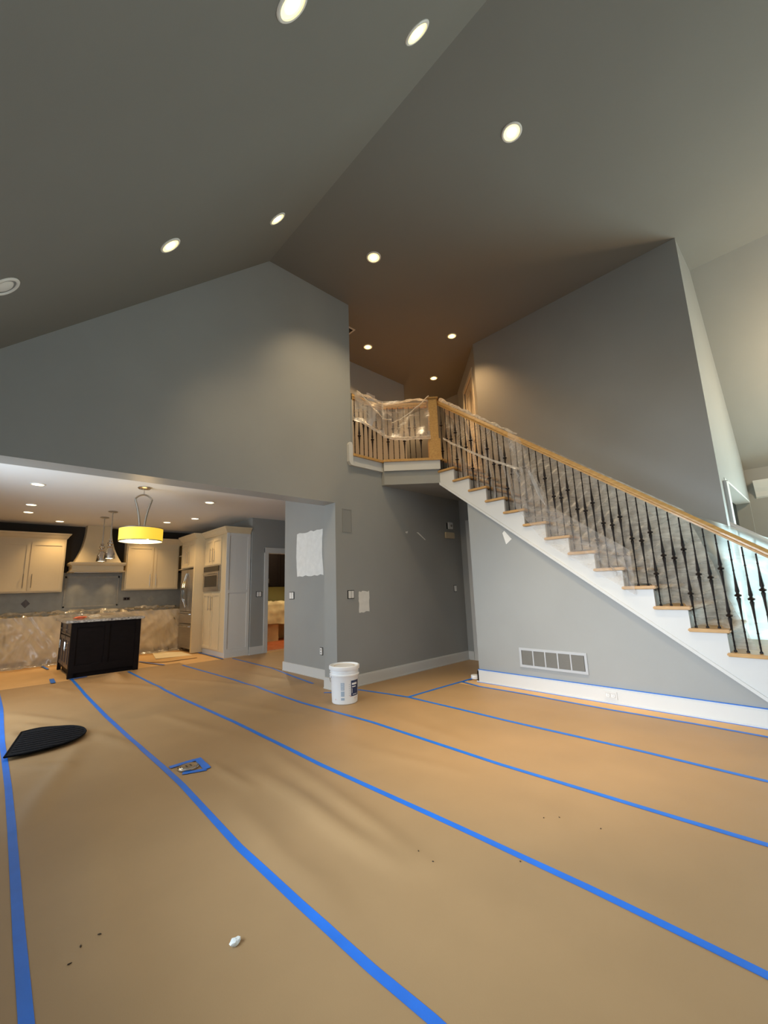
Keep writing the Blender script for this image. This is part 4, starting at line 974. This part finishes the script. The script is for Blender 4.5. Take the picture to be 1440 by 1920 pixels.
MB().tube([(px_ + vx * (-0.11 + 0.22 * k / 10), py_ + vy * (-0.11 + 0.22 * k / 10), 2.70 + 0.065 * math.sin(PI * k / 10) ** 0.8) for k in range(11)], 0.013, n=8).build('arch', M['nickel'], t, smooth=True)
sh = MB().lathe([(0.278, 2.06), (0.283, 2.062), (0.283, 2.25), (0.278, 2.252)], c=(px_, py_, 0), n=56, cap=False)
sh.add([], []); so = sh.build('shade', M['shade'], t, smooth=True, flip_fix=True)
MB().lathe([(0.286, 2.060), (0.286, 2.072), (0.277, 2.072), (0.277, 2.060), (0.286, 2.060)], c=(px_, py_, 0), n=56, cap=False).build('lower_rim', M['chrome'], t, smooth=True)
MB().lathe([(0.286, 2.243), (0.286, 2.255), (0.277, 2.255), (0.277, 2.243), (0.286, 2.243)], c=(px_, py_, 0), n=56, cap=False).build('upper_rim', M['nickel'], t, smooth=True)
MB().lathe([(0.276, 2.064), (0.20, 2.052), (0.001, 2.040)], c=(px_, py_, 0), n=40, cap=False).build('diffuser', M['diffuser'], t, smooth=True)
MB().lathe([(0.001, 2.028), (0.02, 2.03), (0.03, 2.038), (0.008, 2.045)], c=(px_, py_, 0), n=16).build('finial', M['chrome'], t, smooth=True)
d_ = bpy.data.lights.new('pendant_lamp', 'POINT'); d_.energy = 14; d_.color = WARM; d_.shadow_soft_size = 0.12
lo = bpy.data.objects.new('pendant_lamp', d_); col.objects.link(lo); lo.parent = t; lo.location = (0, 0, 1.95 - ZK)

for (y, lab) in ((9.15, 'nearer chrome mini pendant over the island'), (9.92, 'farther chrome mini pendant over the island')):
    x = 1.595
    t = thing('mini_pendant', lab, 'pendant light', (x, y, ZK), 'chrome pendants over the island')
    MB().lathe([(0.001, ZK), (0.075, ZK), (0.08, ZK - 0.012), (0.05, ZK - 0.022), (0.001, ZK - 0.024)], c=(x, y, 0), n=24, cap=False).build('canopy', M['nickel'], t, smooth=True)
    MB().tube([(x, y, ZK - 0.02), (x, y, 2.30)], 0.009, n=8).build('rod', M['nickel'], t, smooth=True)
    MB().lathe([(0.012, 2.36), (0.03, 2.34), (0.034, 2.32), (0.02, 2.305), (0.045, 2.29), (0.05, 2.26), (0.03, 2.235), (0.05, 2.22), (0.055, 2.20), (0.04, 2.185)], c=(x, y, 0), n=20).build('socket_cup', M['chrome'], t, smooth=True)
    MB().lathe([(0.040, 2.19), (0.048, 2.15), (0.075, 2.10), (0.088, 2.04), (0.095, 1.985), (0.090, 1.985), (0.084, 2.04), (0.070, 2.10), (0.042, 2.15)], c=(x, y, 0), n=24, cap=False).build('bell_shade', M['chrome'], t, smooth=True)
    MB().lathe([(0.001, 1.985), (0.06, 1.99), (0.082, 2.0), (0.07, 2.06), (0.02, 2.1)], c=(x, y, 0), n=20, cap=False).build('bulb', M['bulb_k'], t, smooth=True)

# kitchen plastic sheeting
def kfilm(x0, x1, seed, lab):
    random.seed(seed)
    def fn(u, v):
        x = x0 + (x1 - x0) * u
        # v: 0 = on the backsplash, .3 front edge of counter, 1 = floor out in front
        if v < 0.28:
            y = 11.50 - 0.62 * v / 0.28; z = 0.97 + 0.05 * noise.noise((x * 5, v * 9, seed)) + 0.025 * noise.noise((x * 15, v * 25, seed)) + (0.05 if v < 0.06 else 0)
        elif v < 0.85:
            s_ = (v - 0.28) / 0.57; y = 10.87 - 0.04 - 0.14 * s_ + 0.09 * (abs(noise.noise((x * 2.6 + s_ * 2.2, s_ * 0.8, seed))) - 0.25) * min(1, s_ * 3) + 0.03 * noise.noise((x * 9 - s_ * 5, s_ * 2, seed)); z = 0.955 - 0.92 * s_ + 0.02 * noise.noise((x * 5, 0, seed))
        else:
            s_ = (v - 0.85) / 0.15; y = 10.70 - 0.30 * s_ + 0.10 * noise.noise((x * 3, s_ * 2, seed)); z = 0.035 + 0.03 * abs(noise.noise((x * 7, s_ * 5, seed)))
        return (x, y, max(z, 0.014))
    o = MB().grid(int((x1 - x0) / 0.02), 70, fn).build('plastic_sheet', M['film_kitchen'], smooth=True, flip_fix=False); tag(o, lab, 'plastic sheet', 'plastic sheeting over the kitchen base cabinets')
kfilm(XL + 0.05, 1.60, 3, 'clear plastic sheet hanging over the base cabinets left of the island')
kfilm(1.55, 3.50, 9, 'clear plastic sheet over the base cabinets between island and refrigerator')
for (y0, y1, z0, z1) in [(0, 0, 0, 0)]: pass

# room behind the kitchen doorway
struct('wall_laundry_back', B(4.2, 7.4, 10.75, 10.85, 0, ZK), M['green_wall'])
struct('wall_laundry_side', B(7.3, 7.4, 8.55, 10.75, 0, ZK), M['green_wall'])
fl_ = bpy.data.objects['floor']
tl0 = None
for i in range(8):
    for j in range(5):
        x = 4.4 + 0.38 * i; y = 8.62 + 0.42 * j
        if tl0 is None: tl0 = MB().box(x + 0.008, x + 0.372, y + 0.008, y + 0.412, 0.0, 0.010).build('floor_tile', M['terracotta'], fl_); tx, tyy = x, y
        else: o = tl0.copy(); col.objects.link(o); o.location = (x - tx, y - tyy, 0)
MB().box(4.25, 7.3, 8.57, 10.75, 0.0, 0.006).build('grout_bed', M['grout'], fl_)
t = thing('dark_cabinet', 'dark wood upper cabinets seen through the kitchen doorway', 'cabinet', (5.9, 10.6, 1.4))
MB().box(5.0, 7.2, 10.42, 10.72, 1.40, 2.42).build('body', E_, t)
for k in range(5): shaker(t, 'door', 'y', 10.40, 5.02 + 0.43 * k, 5.43 + 0.43 * k, 1.42, 2.38, M['espresso'], (5.38 + 0.43 * k if k % 2 == 0 else 5.07 + 0.43 * k, 1.5, 1.62, False))
t = thing('base_cabinet', 'wood base cabinet under the drop cloth in the laundry room', 'cabinet', (5.9, 10.3, 0))
MB().box(5.0, 5.66, 10.10, 10.72, 0.01, 0.92).box(5.66, 7.2, 10.60, 10.72, 0.01, 0.92).box(5.0, 7.2, 10.10, 10.72, 0.88, 0.92).build('body', M['drape'], t)
def dfn(u, v):
    x = 4.98 + 1.9 * u
    if v < 0.45: y = 10.70 - 0.66 * v / 0.45; z = 0.99 + 0.08 * noise.noise((x * 5, v * 8, 2)) + 0.03 * noise.noise((x * 14, v * 20, 5))
    else:
        s_ = (v - 0.45) / 0.55; ln = 0.30 + 0.25 * math.sin(u * 2.4 + 0.3)
        y = 10.03 - 0.03 * s_ + 0.03 * noise.noise((x * 6, s_ * 3, 4)); z = 0.97 - ln * s_ - 0.35 * s_ * max(0, 0.3 - u)
    return (x, y, z)
o = MB().grid(70, 36, dfn).build('drop_cloth', M['drape'], smooth=True, flip_fix=False); tag(o, 'cream drop cloth heaped over the counter beyond the kitchen doorway', 'drop cloth')
d_ = bpy.data.lights.new('laundry_lamp', 'POINT'); d_.energy = 80; d_.color = SOFT; d_.shadow_soft_size = 0.1
lo = bpy.data.objects.new('laundry_lamp', d_); col.objects.link(lo); lo.location = (5.2, 9.5, 2.7)

# ------------------------------------------------------------------ plastic on the stairs
def sheet(name, nu, nv, fn, m, lab, grp='plastic sheeting on the stair railings'):
    o = MB().grid(nu, nv, fn).build(name, m, smooth=True, flip_fix=False); return tag(o, lab, 'plastic sheet', grp)
def N3(a, b, c): return noise.noise((a, b, c))
def railtop(y): return rail_bot(y) + 0.09
def stepz(y):
    f = (3.83 - y) / RUN; j = min(NT - 1, max(0, int(f))); fr_ = f - j
    z = tz(j) + 0.012
    if fr_ > 0.85 and j < NT - 1: z -= (fr_ - 0.85) / 0.15 * RISE * 0.5
    if fr_ < 0.15 and j > 0: z += (0.15 - fr_) / 0.15 * RISE * 0.5
    return z
# upper half, hung inside the balusters
def s1(u, v):
    y = 3.78 - 1.25 * u
    j = min(NT - 1, max(0, int((3.83 - y) / RUN)))
    zb = stepz(y)
    z = railtop(y) + 0.01 - (railtop(y) - zb) * v
    w = 0.05 + 0.035 * N3(y * 5 + v * 2, v * 2.5, 1) + 0.02 * math.sin(y * 26 + v * 4) * v
    return (BX + 0.02 + w * min(1, v * 5) * min(1, 0.35 + (1 - v) * 3), y, z)
sheet('plastic_sheet', 70, 50, s1, M['film'], 'crinkled clear plastic behind the upper stair balusters near the newel')
# lower half
def s2(u, v):
    y = 2.60 - (1.72 + 0.36 * v) * u
    zb = stepz(y)
    z = railtop(y) + 0.012 - (railtop(y) - max(zb, 0.03)) * v
    w = 0.055 + 0.04 * N3(y * 3 + v * 3, v * 3 - y * 2, 5) + 0.018 * math.sin((y * 0.8 + z) * 42) * (0.3 + v)
    return (BX + 0.02 + max(0.012, w) * min(1, v * 5) * min(1, 0.35 + (1 - v) * 3), y, z)
sheet('plastic_sheet', 150, 60, s2, M['film_stair'], 'long clear plastic sheet behind the lower stair balusters')
# fold that hangs outside over the stringer
def s3(u, v):
    y = 2.62 - 1.25 * u
    z0 = railtop(2.62) - 0.02 - 0.9 * u * 0.0
    topz = railtop(y) - 0.005 - (0.0 if u < 0.12 else min(1, (u - 0.12) / 0.25) * 0.72)
    zb = tz(0) + 0.7665 * (y - 3.57) - 0.30 * min(1, u * 3 + 0.1) * (1 - 0.3 * u)
    z = topz - (topz - zb) * v
    return (BX - 0.11 - 0.02 * N3(y * 6, v * 4, 9) - 0.007 * math.sin(y * 20 + v * 5), y, z)
sheet('plastic_sheet', 70, 40, s3, M['film'], 'thin plastic fold draped outside the balusters over the white stringer')
# band coloured as daylit plastic along the far rail and over the foyer railing
def s4(u, v):
    y = 1.45 - 1.65 * u
    z = 2.262 - 0.56 * (1.45 - y) - (0.16 + 0.0 * u) * v * (0.25 + min(1, u * 1.5)) * 4
    return (5.98 + 0.02 * N3(y * 4, v * 3, 2) - 0.03 * math.sin(v * PI), y, z)
sheet('plastic_sheet', 60, 26, s4, M['film_daylit'], 'plastic coloured as daylit white, wrapped over the far handrail beyond the stairs')
def s5(u, v):
    y = 0.98 - 1.25 * u
    zt = 2.262 - 0.56 * (1.45 - y) - 0.4; z = zt - (zt - max(0.03, tz(0) + 0.7665 * (y - 3.57) - 0.19)) * v
    return (6.0 - 0.02 - 0.03 * N3(y * 4, v * 4, 3), y, z)
sheet('plastic_sheet', 40, 40, s5, M['film_daylit'], 'plastic curtain coloured as daylit white, hanging below the far handrail')
# landing sheets
LP = [Vector((3.70, 4.47)), Vector((4.27, 4.455)), Vector((4.80, 3.925))]
LL = [0, (LP[1] - LP[0]).length]; LL.append(LL[1] + (LP[2] - LP[1]).length)
def lpath(s_):
    d_ = s_ * LL[2]
    if d_ < LL[1]: p = LP[0].lerp(LP[1], d_ / LL[1]); n = Vector((0, -1))
    else: p = LP[1].lerp(LP[2], (d_ - LL[1]) / (LL[2] - LL[1])); n = Vector((-0.707, -0.707))
    return p, n
def s6(u, v):
    p, n = lpath(u)
    sag = 0.0
    zt = 4.175 - 0.05 * math.sin(PI * u) * 0.0
    zb = 3.72 - 0.16 * min(1, u * 1.6) + 0.03 * N3(u * 6, 0, 4)
    z = zt - (zt - zb) * v
    o_ = 0.05 + 0.045 * N3(u * 5 + v, v * 3, 8) + 0.03 * math.sin(u * 24 + v * 5) * v
    return (p.x + n.x * o_, p.y + n.y * o_, z)
sheet('plastic_sheet', 90, 40, s6, M['film'], 'sagging clear plastic hung across the front of the loft landing railing')
def ropes(name, ptsl, r, lab):
    mb = MB()
    for pts, rr_ in ptsl: mb.tube(pts, rr_, n=6)
    o = mb.build(name, M['film_edge'], smooth=True); return tag(o, lab, 'plastic sheet', 'plastic sheeting on the stair railings')
def rope_pts(fz, off, u0, u1, n=26, seed=0):
    out = []
    for k in range(n + 1):
        u = u0 + (u1 - u0) * k / n; p, nn = lpath(u)
        out.append((p.x + nn.x * (off + 0.012 * N3(u * 14, seed, 1)), p.y + nn.y * (off + 0.012 * N3(u * 14, seed, 2)), fz((u - u0) / (u1 - u0)) + 0.01 * N3(u * 22, seed, 3)))
    return out
q1 = rope_pts(lambda t: 4.185 - 0.33 * math.sin(t * PI / 2) ** 1.3, 0.07, 0.02, 0.55, seed=1)
q2 = rope_pts(lambda t: 3.80 + 0.42 * t ** 1.4, 0.08, 0.55, 1.0, seed=2)
q3 = rope_pts(lambda t: 4.175 + 0.03 * math.sin(PI * t * 3), 0.0, 0.05, 1.0, seed=3)
ropes('plastic_fold', [(q1, [0.010 + 0.004 * math.sin(k) for k in range(27)]), (q2, 0.007)], 0, 'gathered plastic fold sagging from the landing handrail in a shallow V')
ropes('plastic_fold', [(q3, [0.016 + 0.006 * math.sin(k * 1.7) for k in range(27)])], 0, 'gathered plastic lying along the top of the landing handrail')
def s7(u, v):
    p, n = lpath(u); z = 3.76 - 0.20 * min(1, u * 1.7) - 0.05 * v + 0.012 * N3(u * 9, v, 3)
    return (p.x + n.x * (0.085 + 0.01 * math.sin(v * 6)), p.y + n.y * (0.085 + 0.01 * math.sin(v * 6)), z)
sheet('plastic_hem', 70, 6, s7, M['film_edge'], 'pale folded lower hem of the plastic across the landing railing')
pts = [(BX + 0.005 * math.sin(k * 2.1), 3.80 - 1.25 * k / 40, railtop(3.80 - 1.25 * k / 40) + 0.022 + 0.008 * math.sin(k * 1.3)) for k in range(41)]
ropes('plastic_fold', [(pts, [0.030 * (1 - 0.5 * k / 40) + 0.006 * math.sin(k * 0.9) for k in range(41)])], 0, 'white gathered plastic lying along the top of the upper stair handrail')
def s8(u, v):
    y = 3.74 - 1.20 * u; z = rail_bot(y) - 0.50 + 0.15 * u * u - 0.035 * v + 0.015 * N3(y * 6, v, 2)
    return (BX - 0.05, y, z)
sheet('plastic_hem', 50, 4, s8, M['film_edge'], 'twisted plastic hem crossing the upper stair balusters')
